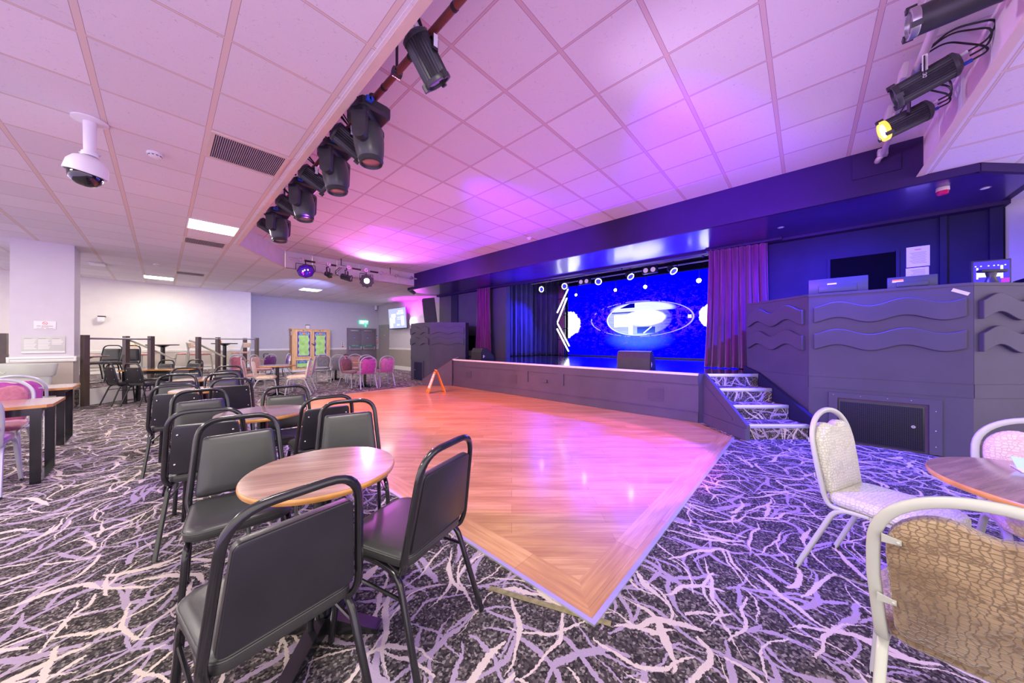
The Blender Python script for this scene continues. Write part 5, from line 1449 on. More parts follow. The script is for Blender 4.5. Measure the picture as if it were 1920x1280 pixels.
for y, z, lb in ((5.25, 3.22, 'two lamp blinder on the stage bar, nearer the neon arrow'), (3.20, 3.28, 'two lamp blinder on the stage bar between the tilted ring lamps')):
    t = thing('blinder', lb, 'stage light', (9.15, y, z), 0, 'blinders on the stage bar')
    mb = MB(); mb.b2(-0.02, 0.10, -0.20, 0.20, -0.09, 0.09, 0.006); mb.build('case', M['fixture'], t)
    for s in (-1, 1):
        mb = MB(); mb.lathe([(0.066, 0.021), (0.066, 0.024), (0.03, 0.034)], 20, Matrix.Translation((0, s*0.10, 0)) @ Matrix.Rotation(R(-90), 4, 'Y')); mb.build('lamp', M['e_pink'], t)
    mb = MB()
    for s in (-1, 1): mb.tube([(0.05, s*0.21, 0.0), (0.05, s*0.21, 0.13)], 0.008, 6)
    mb.tube([(0.05, -0.21, 0.13), (0.05, 0.21, 0.13)], 0.008, 6); mb.tube([(0.05, 0, 0.13), (0.05, 0, 0.19)], 0.012, 6); mb.build('yoke', M['blackmetal'], t)

# wedge monitors: profile in (x depth, z), long in y
def wedge(name, label, x, y, rz, w, d, h):
    t = thing('stage_monitor', label, 'speaker', (x, y, ST+0.001), rz, 'wedge monitors on the stage')
    pr_ = [(-d*0.5, 0.0), (d*0.5, 0.0), (d*0.5, h*0.30), (-d*0.10, h), (-d*0.38, h*0.96), (-d*0.5, h*0.62)]
    mb = MB(); mb.loft([[(a, -w/2, b) for a, b in pr_], [(a, w/2, b) for a, b in pr_]]); mb.build('cabinet', M['bkplastic'], t, smooth=False)
    # sloping grille faces the performer
    a = Vector((d*0.49, 0, h*0.33)); b = Vector((-d*0.07, 0, h*0.985)); dd = (b-a); L_ = dd.length
    mm = Matrix(((0, dd.x/L_, -dd.z/L_*-1, 0), (1, 0, 0, 0), (0, dd.z/L_, dd.x/L_*-1, 0), (0, 0, 0, 1)))
    n = Vector((-dd.z, 0, dd.x)).normalized(); n = -n if n.x < 0 else n
    mb = MB()
    q = [a+dd.normalized()*0.02, b-dd.normalized()*0.02]
    mb.loft([[p+n*0.001+Vector((0, s*(w/2-0.02), 0)) for p in q for s in ((-1, 1) if p is q[0] else (1, -1))], [p+n*0.01+Vector((0, s*(w/2-0.02), 0)) for p in q for s in ((-1, 1) if p is q[0] else (1, -1))]])
    mb.build('grille', M['grille'], t, smooth=False)
    for s in (-1, 1):
        mb = MB(); mb.loft([[(aa*0.82, s*(w/2+0.001), 0.03+bb*0.85) for aa, bb in pr_], [(aa*0.82, s*(w/2+0.010), 0.03+bb*0.85) for aa, bb in pr_]]); pl_ = mb.build('end_plate', M['fixture'], t, smooth=False)
        mb = MB(); mb.b2(-d*0.36, -d*0.30, s*(w/2+0.0105), s*(w/2+0.013), 0.05, 0.13); mb.b2(-d*0.30, -d*0.22, s*(w/2+0.0105), s*(w/2+0.013), 0.085, 0.10); mb.build('connector_label', M['paper'], pl_, smooth=False)
    return t
wedge('a', 'black wedge monitor at the middle of the stage edge, in front of the LED wall', 6.05, 2.36, R(3), 0.60, 0.36, 0.335)
wedge('b', 'black wedge monitor at the left end of the stage by the plum curtain', 6.38, 7.02, R(-14), 0.62, 0.42, 0.33)

# loudspeaker on the left desk
t = thing('loudspeaker', 'tall black loudspeaker tilted on top of the left desk', 'loudspeaker', (6.55, 9.95, 1.912), R(-30))
mt = Matrix.Rotation(R(-7), 4, 'Y')
mb = MB(); mb.prism(rpoly([(-0.20, -0.19), (0.22, -0.16), (0.22, 0.16), (-0.20, 0.19)], 0.02, 3), 0.07, 0.93, Matrix.Translation((0, 0, 0)) @ mt); mb.build('cabinet', M['bkplastic'], t, smooth=False)
mb = MB(); mb.b2(-0.213, -0.202, -0.18, 0.18, 0.10, 0.90, 0.004); mb.build('grille', M['grille'], t, xf=mt)
mb = MB(); mb.sphere((-0.21, 0.14, 0.12), 0.012, 8); mb.build('badge', M['rivet'], t, xf=mt)
mb = MB(); mb.b2(-0.16, 0.16, -0.13, 0.13, 0.0, 0.012); mb.b2(-0.05, 0.05, -0.14, -0.12, 0.0, 0.11); mb.b2(-0.05, 0.05, 0.12, 0.14, 0.0, 0.11); mb.build('stand', M['steel'], t, smooth=False)
# black monitor standing at the left of the stage behind the wedge
t = thing('television', 'black blank television on the stage floor beside the left desk', 'television', (7.405, 8.60, ST+0.001), R(0))
mb = MB(); mb.b2(-0.02, 0.03, -0.42, 0.36, 0.20, 0.74, 0.005); mb.build('case', M['bkplastic'], t)
mb = MB(); mb.b2(-0.024, -0.0205, -0.405, 0.345, 0.215, 0.725); mb.build('screen', M['glassblk'], t, smooth=False)
mb = MB(); mb.b2(-0.03, 0.04, -0.46, 0.40, 0.0, 0.20); mb.build('stand', M['barwhite'], t, smooth=False)

# on the right desk
def monitor_back(x, y, w, h, rz, label, sticker):
    t = thing('computer_monitor', label, 'computer monitor', (x, y, 1.921), rz)
    mb = MB(); mb.b2(-0.012, 0.03, -w/2, w/2, 0.02, h, 0.006); mb.build('case', M['fixgrey'], t)
    mb = MB(); mb.b2(0.0302, 0.032, -w/2+0.01, w/2-0.01, 0.03, h-0.012); mb.build('screen', M['glassblk'], t, smooth=False)
    mb = MB(); mb.b2(-0.03, -0.0125, -w*0.32, w*0.32, 0.03, h*0.6, 0.006); mb.b2(-0.04, 0.05, -0.09, 0.09, 0.0, 0.012); mb.b2(-0.02, 0.01, -0.03, 0.03, 0.0, 0.03); mb.build('stand', M['fixgrey'], t)
    mb = MB(); mb.b2(-0.0135, -0.0125, sticker[0]-0.045, sticker[0]+0.045, sticker[1]-0.015, sticker[1]+0.02); mb.build('sticker', M['paper'], t, smooth=False)
    if sticker[2]:
        mb = MB(); mb.b2(-0.0139, -0.01355, sticker[0]-0.045, sticker[0]+0.045, sticker[1]+0.004, sticker[1]+0.02); mb.build('sticker_band', M['orange'], t, smooth=False)
    return t
monitor_back(6.10, -0.31, 0.56, 0.215, 0, 'grey computer monitor seen from behind, left one on the right desk', (0.05, 0.13, False))
monitor_back(6.12, -0.945, 0.385, 0.155, 0, 'grey computer monitor with an orange sticker, right one on the right desk', (0.11, 0.105, True))
t = thing('preview_monitor', 'small monitor showing the blue stage on the corner of the right desk', 'computer monitor', (6.55, -1.60, 1.921), R(12))
mb = MB(); mb.b2(0.0, 0.03, -0.145, 0.145, 0.03, 0.32, 0.004); mb.build('case', M['bkplastic'], t)
mb = MB(); mb.b2(-0.003, -0.0005, -0.132, 0.132, 0.045, 0.305); sc_ = mb.build('screen', em('preview_blue', (0.05, 0.02, 0.9), 1.0), t, smooth=False)
mb = MB(); mb.b2(-0.0045, -0.0032, -0.07, 0.10, 0.12, 0.19); mb.b2(-0.0045, -0.0032, 0.095, 0.11, 0.10, 0.235); mb.b2(-0.0045, -0.0032, -0.085, -0.065, 0.10, 0.25)
for y in (0.115, 0.075, 0.02, -0.02, -0.05, -0.1): mb.b2(-0.0045, -0.0032, y-0.006, y+0.006, 0.245, 0.258)
mb.build('stage_picture', M['e_tvw'], sc_, smooth=False)
mb = MB(); mb.b2(-0.0042, -0.0032, -0.13, -0.07, 0.05, 0.10); mb.build('magenta_picture', em('preview_magenta', (0.6, 0.02, 0.8), 0.9), sc_, smooth=False)
mb = MB(); mb.b2(-0.10, 0.12, -0.08, 0.08, 0.0, 0.012); mb.b2(0.01, 0.04, -0.03, 0.03, 0.0, 0.06); mb.build('stand', M['bkplastic'], t, smooth=False)
t = thing('microphone', 'black handheld scanner on a small grey stand in front of the preview monitor', 'scanner', (6.22, -1.52, 1.921), R(20))
mb = MB(); mb.lathe([(0.06, 0), (0.05, 0.015), (0.03, 0.08), (0.04, 0.13)], 14); mb.build('base', M['fixgrey'], t)
mb = MB(); mb.box((-0.01, 0.0, 0.145), (0.07, 0.20, 0.03), (0.06, 0, 0), 0.01); mb.build('head', M['bkplastic'], t)
t = thing('paper_notice', 'white printed notice taped on the dark wall behind the right desk, upper sheet', 'notice', (7.4585, -1.21, 2.53))
mb = MB(); mb.b2(-0.003, 0, -0.108, 0.108, -0.147, 0.147); mb.build('sheet', M['paper'], t, smooth=False)
mb = MB(); mb.b2(-0.0038, -0.0032, -0.03, 0.03, 0.098, 0.108); mb.build('red_title', M['inkred'], t, smooth=False)
mb = MB()
for i in range(9): mb.b2(-0.0038, -0.0032, -0.08+0.01*(i % 2), 0.075-0.012*(i % 3), 0.055-0.019*i, 0.060-0.019*i)
mb.build('print', M['inkgrey'], t, smooth=False)
t = thing('paper_notice', 'white printed notice taped on the dark wall behind the right desk, lower sheet', 'notice', (7.4585, -1.205, 2.285))
mb = MB(); mb.b2(-0.003, 0, -0.105, 0.108, -0.14, 0.085); mb.build('sheet', M['paper'], t, smooth=False)
mb = MB()
for i in range(5): mb.b2(-0.0038, -0.0032, -0.07, 0.06-0.012*(i % 3), 0.045-0.022*i, 0.051-0.022*i)
mb.build('print', M['inkgrey'], t, smooth=False)
t = thing('television', 'dark television edge on a wall arm at the far right', 'television', (6.98, -2.30, 2.55), R(14))
mb = MB(); mb.b2(-0.02, 0.03, -0.36, 0.36, -0.47, 0.36, 0.005); mb.build('case', M['bkplastic'], t)
mb = MB(); mb.b2(-0.024, -0.0205, -0.345, 0.345, -0.455, 0.345); mb.build('screen', M['glassblk'], t, smooth=False)
mb = MB(); mb.b2(0.03, 0.42, -0.05, 0.05, -0.08, 0.0); mb.build('wall_arm', M['bkplastic'], t, smooth=False)
mb = MB(); mb.b2(6.95, 7.30, -2.25, -1.94, 2.00, 2.05, 0.004); tag(mb.build('wall_shelf', M['blackmetal'], None), 'black shelf edge under the dark television at the far right', 'shelf')

# wet floor sign on the dance floor
t = thing('wet_floor_sign', 'orange folding caution sign standing on the dance floor by the far stage end', 'caution sign', (4.66, 6.86, 0.0085), R(-20))
for s in (-1, 1):
    # panels hinge at the top; open along local x
    q = Matrix.Translation((s*0.015, 0, 0.55)) @ Matrix.Rotation(s*R(-20), 4, 'Y')
    mb = MB()
    mb.loft([[q @ Vector((xx, yy, zz)) for yy, zz in ((-0.085, -0.03), (0.085, -0.03), (0.13, -0.585), (0.075, -0.585), (0.05, -0.555), (-0.05, -0.555), (-0.075, -0.585), (-0.13, -0.585))] for xx in (-0.007, 0.007)])
    pn = mb.build('panel', M['orange'], t, smooth=False)
    if s == -1 or True:
        o = s*0.0075
        mb = MB(); mb.loft([[q @ Vector((xx, yy, zz)) for yy, zz in ((-0.07, -0.09), (0.07, -0.09), (0.098, -0.46), (-0.098, -0.46))] for xx in (o, o+s*0.001)]); fc = mb.build('white_face', M['paper'], pn, smooth=False)
        z = Vector((s, 0, 0)); up = Vector((0, 0, 1)); x = up.cross(z)
        B_ = Matrix(((x.x, 0, z.x, 0), (x.y, 0, z.y, 0), (0, 1, 0, 0), (0, 0, 0, 1)))
        text('wording', 'CAUTION', 0.036, M['inkred'], fc, q @ Matrix.Translation((o+s*0.0015, 0, -0.20)) @ B_, 0.0004, sx=0.72)
        text('wording', 'WET\nFLOOR', 0.05, M['orange'], fc, q @ Matrix.Translation((o+s*0.0015, 0, -0.36)) @ B_, 0.0004, sx=0.9)
mb = MB(); mb.cyl((0, -0.088, 0.553), (0, 0.088, 0.553), 0.018, n=12); mb.build('hinge', M['orange'], t)

# =================================================================== CEILING FITTINGS
def light_panel(x, y, label, on=True):
    t = thing('ceiling_light', label, 'ceiling light', (x, y, CL-0.012), 0, 'square ceiling light panels')
    mb = MB()
    for a in (-1, 1):
        mb.b2(a*0.29-0.008, a*0.29+0.008, -0.298, 0.298, 0, 0.01); mb.b2(-0.282, 0.282, a*0.29-0.008, a*0.29+0.008, 0, 0.01)
    mb.build('frame', M['whitepl'], t, smooth=False)
    mb = MB(); mb.b2(-0.281, 0.281, -0.281, 0.281, 0.003, 0.009); mb.build('diffuser', M['e_panel'], t, smooth=False)
PANELS = [(0.555, 7.05, 'bright ceiling light panel beside the smaller air vent, near the ceiling step'),
          (-0.06, 13.75, 'bright ceiling light panel above the raised seating'),
          (3.54, 12.90, 'bright ceiling light panel above the far tables')]
for x, y, lb in PANELS: light_panel(x, y, lb)
def vent(x, y, lx, ly, label, bars):
    t = thing('ceiling_vent', label, 'vent', (x, y, CL-0.012), 0, 'ceiling air vents')
    mb = MB()
    for a in (-1, 1):
        mb.b2(a*(lx/2-0.015)-0.015, a*(lx/2-0.015)+0.015, -ly/2, ly/2, 0, 0.011); mb.b2(-lx/2+0.03, lx/2-0.03, a*(ly/2-0.015)-0.015, a*(ly/2-0.015)+0.015, 0, 0.011)
    mb.build('frame', M['edgetrim'], t, smooth=False)
    mb = MB(); mb.b2(-lx/2+0.03, lx/2-0.03, -ly/2+0.03, ly/2-0.03, 0.008, 0.0115); mb.build('backing', M['vent'], t, smooth=False)
    mb = MB()
    for i in range(bars):
        xx = -lx/2+0.035+(lx-0.07)*(i+0.5)/bars
        mb.box((xx, 0, 0.004), (0.005, ly-0.062, 0.008), (0, 0.5, 0))
    o = mb.build('slats', M['ventbar'], t, smooth=False)
    return t
vent(0.575, 4.10, 0.58, 0.56, 'large slatted air vent by the ceiling step, nearest the camera', 34)
vent(0.54, 8.24, 0.58, 0.46, 'slatted air vent behind the bright light panel', 30)
vent(0.52, 12.27, 0.58, 0.50, 'farthest slatted air vent in the low ceiling', 24)
def smoke(x, y, z, label):
    t = thing('smoke_detector', label, 'smoke detector', (x, y, z), 0, 'smoke detectors')
    mb = MB(); mb.lathe([(0.055, -0.001), (0.058, -0.015), (0.052, -0.022)], 24); mb.build('base', M['whitepl'], t)
    mb = MB(); mb.lathe([(0.045, -0.0225), (0.046, -0.036), (0.03, -0.046), (0.01, -0.048)], 24); h = mb.build('head', M['whitepl'], t)
    mb = MB()
    for i in range(10): mb.box((0.046*math.cos(i*PI/5), 0.046*math.sin(i*PI/5), -0.030), (0.004, 0.015, 0.007), (0, 0, i*PI/5))
    mb.build('slots', M['ink'], h, smooth=False)
smoke(-0.05, 4.70, CL, 'white smoke detector between the dome camera and the large vent')
smoke(-0.09, 11.39, CL, 'white smoke detector far back in the low ceiling above the seating')
smoke(5.42, 4.45, CH, 'white detector on the raised ceiling near the bulkhead')
t = thing('wifi_unit', 'flat white box on the ceiling near the column', 'wifi unit', (-1.03, 12.30, CL))
mb = MB(); mb.b2(-0.12, 0.12, -0.12, 0.12, -0.05, -0.002, 0.015); mb.build('case', M['whitepl'], t)
mb = MB(); mb.b2(-0.03, 0.0, -0.121, -0.1205, -0.028, -0.018); mb.build('indicator', M['lime'], t, smooth=False)
t = thing('dome_camera', 'white hanging dome camera with a black eye on the low ceiling', 'security camera', (-0.41, 4.40, CL))
mb = MB(); mb.lathe([(0.10, -0.002), (0.10, -0.012), (0.085, -0.018), (0.04, -0.022)], 28); mb.build('ceiling_plate', M['whitepl'], t)
mb = MB(); mb.lathe([(0.038, -0.0225), (0.034, -0.27)], 20); mb.build('stem', M['whitepl'], t)
mb = MB(); mb.lathe([(0.045, -0.271), (0.05, -0.295), (0.048, -0.305)], 20); cl_ = mb.build('collar', M['whitepl'], t)
mb = MB(); mb.sphere((0.05, -0.01, -0.285), 0.008, 8); mb.sphere((-0.05, 0.01, -0.285), 0.008, 8); mb.build('screw', M['steel'], cl_)
tl = Matrix.Translation((0, 0, -0.30)) @ Matrix.Rotation(R(12), 4, Vector((FW.x, FW.y, 0)))
mb = MB(); mb.lathe([(0.045, -0.005), (0.085, -0.03), (0.112, -0.075), (0.118, -0.12), (0.122, -0.155), (0.114, -0.157), (0.10, -0.14)], 32, tl); mb.build('shroud', M['whitepl'], t)
mb = MB(); mb.lathe([(0.095, -0.145), (0.098, -0.17), (0.090, -0.205), (0.068, -0.235), (0.036, -0.252), (0.008, -0.257)], 32, tl); mb.build('eye', M['glassblk'], t)
# under the bulkhead
def downlight(x, y, label, on):
    t = thing('downlight', label, 'downlight', (x, y, 3.0995), 0, 'downlights under the bulkhead')
    mb = MB(); mb.lathe([(0.045, -0.0005), (0.046, -0.006), (0.036, -0.008)], 24); mb.build('rim', M['steel'], t)
    mb = MB(); mb.lathe([(0.034, -0.0085), (0.033, -0.011)], 24); mb.build('lamp', on, t)
downlight(5.80, -0.30, 'bright blue downlight under the bulkhead above the right desk', em('blue_white_lamp', (0.5, 0.5, 1.0), 18))
downlight(5.82, -0.76, 'unlit downlight under the bulkhead between the blue lamp and the red sounder', M['whitepl'])
downlight(6.55, -1.56, 'unlit downlight under the bulkhead, right of the red sounder', M['whitepl'])
downlight(6.62, 0.29, 'small downlight under the bulkhead above the right curtain', M['whitepl'])
t = thing('alarm_sounder', 'red and cream alarm sounder under the bulkhead', 'alarm', (6.20, -1.19, 3.099))
mb = MB(); mb.lathe([(0.05, -0.001), (0.052, -0.04), (0.05, -0.045)], 24); mb.build('base', M['stagelip'], t)
mb = MB(); mb.lathe([(0.046, -0.0455), (0.044, -0.08), (0.03, -0.088), (0.01, -0.09)], 24); mb.build('lens', M['sounder'], t)

# =================================================================== LIGHTING BARS OVER THE DANCE FLOOR
BX, BZ = 1.18, 3.28
t = thing('lighting_bar', 'long red brown lighting bar under the raised ceiling on the left', 'lighting bar', (BX, 0, BZ))
mb = MB(); mb.cyl((0, -0.4, 0), (0, 6.75, 0), 0.024, n=14); mb.build('bar', M['barred'], t)
for y in (0.6, 2.25, 3.85, 5.5):
    mb = MB(); mb.tube([(0, y, 0.268), (0, y, 0.02)], 0.011, 8); mb.tube([(-0.03, y, 0), (0.03, y, 0)], 0.034, 12); mb.build('hanger', M['blackmetal'], t)
for y in (1.55, 2.05, 2.45, 3.0, 3.3, 3.8, 4.4, 5.0, 5.55):
    mb = MB(); mb.tube([(0, y-0.012, 0), (0, y+0.012, 0)], 0.0265, 12); mb.build('cable_tie', M['cable'], t)
def cable_loops(parent, c, seed, n=3, r=0.10, m=None):
    rnd = random.Random(seed)
    for k in range(n):
        a = Vector(c)+Vector((rnd.uniform(-.04, .04), rnd.uniform(-.12, .12), rnd.uniform(-.02, .04)))
        e = Vector(c)+Vector((rnd.uniform(-.06, .02), rnd.uniform(-.14, .14), rnd.uniform(-.05, .03)))
        out = Vector((-r*rnd.uniform(0.9, 1.7), rnd.uniform(-0.10, 0.10), rnd.uniform(-0.06, 0.10)))
        p = [a, a+out*0.7+Vector((0, 0.03, 0.03)), a.lerp(e, 0.5)+out*1.25, e+out*0.7, e]
        mb = MB(); mb.tube(smoothpath(p, 0.09, 6), 0.0065, 6)
        mb.build('cable', m or M['cable'], parent)
def moving_head(y, label, yaw, tilt):
    t = thing('moving_head_light', label, 'stage light', (BX, y, BZ+0.02), 0, 'moving heads on the red bar')
    mb = MB(); mb.tube([(0, -0.09, 0), (0, -0.06, 0)], 0.036, 12); mb.tube([(0, 0.06, 0), (0, 0.09, 0)], 0.036, 12)
    mb.b2(-0.02, 0.02, -0.09, -0.06, -0.06, -0.02); mb.b2(-0.02, 0.02, 0.06, 0.09, -0.06, -0.02); mb.build('clamp', M['blackmetal'], t)
    mb = MB(); o_ = rpoly([(-0.13, -0.17), (0.13, -0.17), (0.13, 0.17), (-0.13, 0.17)], 0.05, 2); rounded_pad(mb, o_, [(0.02, -0.155), (0.0, -0.135), (0.0, -0.075), (0.02, -0.06)]); bs = mb.build('base', M['fixture'], t, ang=30)
    mb = MB(); mb.cyl((-0.06, -0.172, -0.10), (-0.06, -0.20, -0.10), 0.018, n=12); mb.b2(-0.10, -0.06, -0.20, -0.17, -0.12, -0.085, 0.004); mb.build('power_connector', M['bluecon'], bs)
    mb = MB(); mb.b2(0.1305, 0.133, -0.07, 0.07, -0.13, -0.08); mb.build('display', M['glassblk'], bs, smooth=False)
    q = Matrix.Rotation(R(yaw), 4, 'Z')
    mb = MB(); o_ = rpoly([(-0.075, -0.185), (0.075, -0.185), (0.075, 0.185), (-0.075, 0.185)], 0.04, 3); rounded_pad(mb, o_, [(0.0, -0.158), (0.0, -0.19), (0.015, -0.205)], q)
    for s in (-1, 1):
        mb.loft([[q @ Vector((x, s*yy, z)) for x, z in rpoly([(-0.06, -0.16), (0.06, -0.16), (0.05, -0.40), (-0.05, -0.40)], [0.01, 0.01, 0.045, 0.045], 4)] for yy in (0.135, 0.185)])
    mb.build('yoke', M['fixture'], t, ang=30)
    hq = q @ Matrix.Translation((0, 0, -0.30)) @ Matrix.Rotation(R(tilt), 4, 'Y')
    mb = MB(); mb.lathe([(0.06, 0.125), (0.10, 0.11), (0.118, 0.05), (0.122, -0.03), (0.112, -0.12), (0.098, -0.185), (0.094, -0.19)], 28, hq)
    hd = mb.build('head', M['fixgrey'], t, ang=40)
    mb = MB(); mb.lathe([(0.099, -0.186), (0.100, -0.200), (0.088, -0.214), (0.090, -0.222), (0.080, -0.226), (0.072, -0.205)], 28, hq); mb.build('lens_ring', M['fixture'], hd, ang=30)
    mb = MB(); mb.lathe([(0.071, -0.206), (0.05, -0.212), (0.01, -0.215)], 24, hq); mb.build('lens', M['lens'], hd)
    mb = MB()
    for s in (-1, 1):
        mb.loft([[hq @ Vector((x, s*yy, z)) for x, z in rpoly([(-0.045, 0.10), (0.045, 0.10), (0.040, -0.10), (-0.040, -0.10)], [0.01, 0.01, 0.038, 0.038], 4)] for yy in (0.10, 0.130)])
    mb.build('side_cover', M['fixture'], hd, ang=30)
    cable_loops(t, (-0.12, -0.10, -0.02), int(y*100), 3, 0.12)
moving_head(2.735, 'large moving head light on the red bar, nearest of the four', -47, -6)
moving_head(3.507, 'second moving head light along the red bar from the camera', -47, -6)
moving_head(4.595, 'third moving head light along the red bar from the camera', -47, -6)
moving_head(5.84, 'farthest moving head light on the red bar', -47, -6)
def par_can(name, loc, aim, label, group, Ln=0.30, r=0.088, up=0.0, lensm=None, seed=1, plate=True, loops=True, drop=0.16, lit=False, tube_=False):
    """finned LED lantern on a yoke; loc = yoke hook on the bar"""
    t = thing(name, label, 'stage light', loc, 0, group)
    aim = Vector(aim).normalized()
    qm = Vector((0, 0, 1)).rotation_difference(aim).to_matrix().to_4x4()
    c = Vector((0, 0, -drop))
    mm = Matrix.Translation(c) @ qm
    # finned body
    rings = []
    nf = 26
    body = []
    for z in (-Ln*0.5, Ln*0.42):
        ring = []
        for k in range(nf*2):
            a = 2*PI*k/(nf*2); rr = r if (k % 2 or tube_) else r*0.90
            ring.append(mm @ Vector((rr*math.cos(a), rr*math.sin(a), z)))
        body.append(ring)
    mb = MB(); mb.loft(body); bd = mb.build('body', M['fixture'], t, smooth=False)
    mb = MB(); mb.lathe([(r*0.7, -Ln*0.5-0.02), (r*1.02, -Ln*0.5), (r*1.03, -Ln*0.5+0.02)], 28, mm); bk = mb.build('back_cap', M['fixgrey'], t)
    mb = MB(); mb.lathe([(r*1.03, Ln*0.40), (r*1.06, Ln*0.42), (r*1.06, Ln*0.5), (r*0.86, Ln*0.5), (r*0.84, Ln*0.46)], 28, mm); rm = mb.build('front_ring', M['steel'] if tube_ else (M['fixture'] if not lit else M['e_amber_halo']), t)
    mb = MB(); mb.lathe([(r*0.84, Ln*0.455), (r*0.5, Ln*0.47), (0.004, Ln*0.475)], 24, mm); mb.build('lens', lensm or M['glassblk'], rm)
    for k in range(3):
        a = k*2*PI/3+0.5; p = Vector((r*1.08*math.cos(a), r*1.08*math.sin(a), Ln*0.46))
        mb = MB(); mb.box(mm @ p, (0.03, 0.03, 0.045), mm.to_3x3().to_4x4() @ Matrix.Rotation(a, 4, 'Z'))
        mb.build('clip', M['fixture'], rm, smooth=False)
    side = aim.cross(Vector((0, 0, 1)))
    if side.length < 0.1: side = Vector((0, 1, 0))
    side.normalize()
    if abs(side.y) < 0.01 and abs(side.x) < 0.01: side = Vector((0, 1, 0))
    mb = MB()
    w = r+0.018
    path = smoothpath([c+side*w, c+side*w*1.02+Vector((0, 0, drop*0.72)), Vector((0, 0, -drop*0.26)), c-side*w*1.02+Vector((0, 0, drop*0.72)), c-side*w], [0, 0.04, 0.02, 0.04, 0], 4)
    mb.tube(path, 0.020, 8, sq=0.004)
    mb.tube([Vector((0, 0, -drop*0.26)), Vector((0, 0, 0))], 0.012, 8)
    hk = side.cross(Vector((0, 0, 1))).normalized()
    yk = mb.build('yoke', M['blackmetal'], t, ang=30)
    if plate:
        n = side if side.dot(Vector((0, 0, 0))-Vector(loc)) > 0 else -side
        mb = MB(); pc = c+n*(w+0.006)+Vector((0, 0, drop*0.45))
        x = Vector((0, 0, 1)).cross(n)
        F4 = facing(pc, n.x, n.y)
        mb.box((0, 0, 0), (0.028, drop*0.62, 0.002)); mb.build('label_plate', M['paper'], yk, smooth=False, xf=F4)
    mb = MB(); e = mm @ Vector((0.03, 0.02, -Ln*0.5-0.02)); e2 = mm @ Vector((0.03, 0.02, -Ln*0.5-0.07)); mb.cyl(e, e2, 0.013, n=10); mb.build('power_connector', M['bluecon'], bk)
    mb = MB(); e = mm @ Vector((-0.02, -0.03, -Ln*0.5-0.02)); e2 = mm @ Vector((-0.02, -0.03, -Ln*0.5-0.06)); mb.cyl(e, e2, 0.013, n=10); mb.build('data_connector', M['whitepl'], bk)
    if loops:
        rnd = random.Random(seed)
        for k in range(3):
            p0 = mm @ Vector((0.03-0.025*k, 0.02-0.025*k, -Ln*0.5-0.065)); out = (mm.to_3x3() @ Vector((0, 0, -1)))*0.10
            mid = p0+out+Vector((rnd.uniform(-.04, .04), rnd.uniform(-.04, .04), 0.06+0.03*k))
            end = Vector((rnd.uniform(-.03, .03), 0.0, 0.0))+hk*0.0+Vector((0, 0, 0.02))
            mb = MB(); mb.tube(smoothpath([p0, p0+out*0.8, mid, end.lerp(mid, 0.4)+Vector((0, 0, 0.08)), end], 0.06, 5), 0.0065, 6); mb.build('cable', M['cable'], t)
    return t, yk, side, c, w
GPAR = 'finned lanterns on the red bar'
for i, (y, lb) in enumerate([(1.845, 'finned black lantern on the red bar, nearest the camera'), (3.14, 'finned lantern between the first and second moving heads'),
              (4.14, 'finned lantern between the second and third moving heads'), (5.21, 'finned lantern between the third and fourth moving heads'), (6.44, 'finned lantern at the far end of the red bar')]):
    par_can('lantern', (BX, y, BZ-0.02), (0.62, -0.05, -0.75) if i == 0 else (0.80, -0.14, -0.46), lb, GPAR, seed=i+3, Ln=0.27, r=0.088, drop=0.13)
# right bar
t = thing('lighting_bar', 'white lighting bar fixed to the bulkhead on the right', 'lighting bar', (0, -0.65, 3.42))
mb = MB(); mb.cyl((2.2, 0, 0), (5.50, 0, 0), 0.026, n=14); mb.build('bar', M['barwhite'], t)
mb = MB(); mb.tube(smoothpath([(5.46, 0, 0), (5.58, 0, 0), (5.58, 0.03, -0.03), (5.652, 0.03, -0.03)], 0.03, 4), 0.026, 10); mb.b2(5.52, 5.60, -0.04, 0.04, -0.02, 0.06, 0.006); mb.build('wall_bracket', M['barwhite'], t)
for x in (3.35, 4.0, 4.62):
    mb = MB(); mb.box((x, 0.075, -0.005), (0.11, 0.035, 0.13), (0.15, 0.1, 0.1), 0.005); mb.build('socket_box', M['barwhite'], t, smooth=False)
for x in (2.6, 4.9):
    mb = MB(); mb.tube([(x, 0, 0.128), (x, 0, 0.0)], 0.012, 8); mb.build('hanger', M['barwhite'], t)
GRB = 'lanterns on the white bar'
par_can('lantern', (3.14, -0.65, 3.44), (-0.08, 1.0, -0.06), 'long black lantern with a hollow silver rimmed end at the top right', GRB, 0.36, 0.078, seed=21, plate=False, drop=0.19, tube_=True)
_, yk, sd, c, w = par_can('lantern', (3.90, -0.66, 3.44), (0.10, 1.0, -0.30), 'finned lantern with a lettered bracket and looping cables, middle of the white bar', GRB, 0.30, 0.085, seed=23, drop=0.19)
n = -sd if sd.x > 0 else sd
text('bracket_lettering', 'DEMUVIO', 0.026, M['paper'], yk, facing(c+n*(w+0.0095)+Vector((0, 0, 0.03)), n.x, n.y) @ Matrix.Rotation(PI/2, 4, 'Z'), 0.0004)
par_can('lantern', (4.48, -0.65, 3.44), (-0.12, 1.0, -0.35), 'lit lantern with a glowing white lens nearest the bulkhead', GRB, 0.28, 0.085, seed=25, plate=False, drop=0.19, lensm=M['e_white'], lit=True)
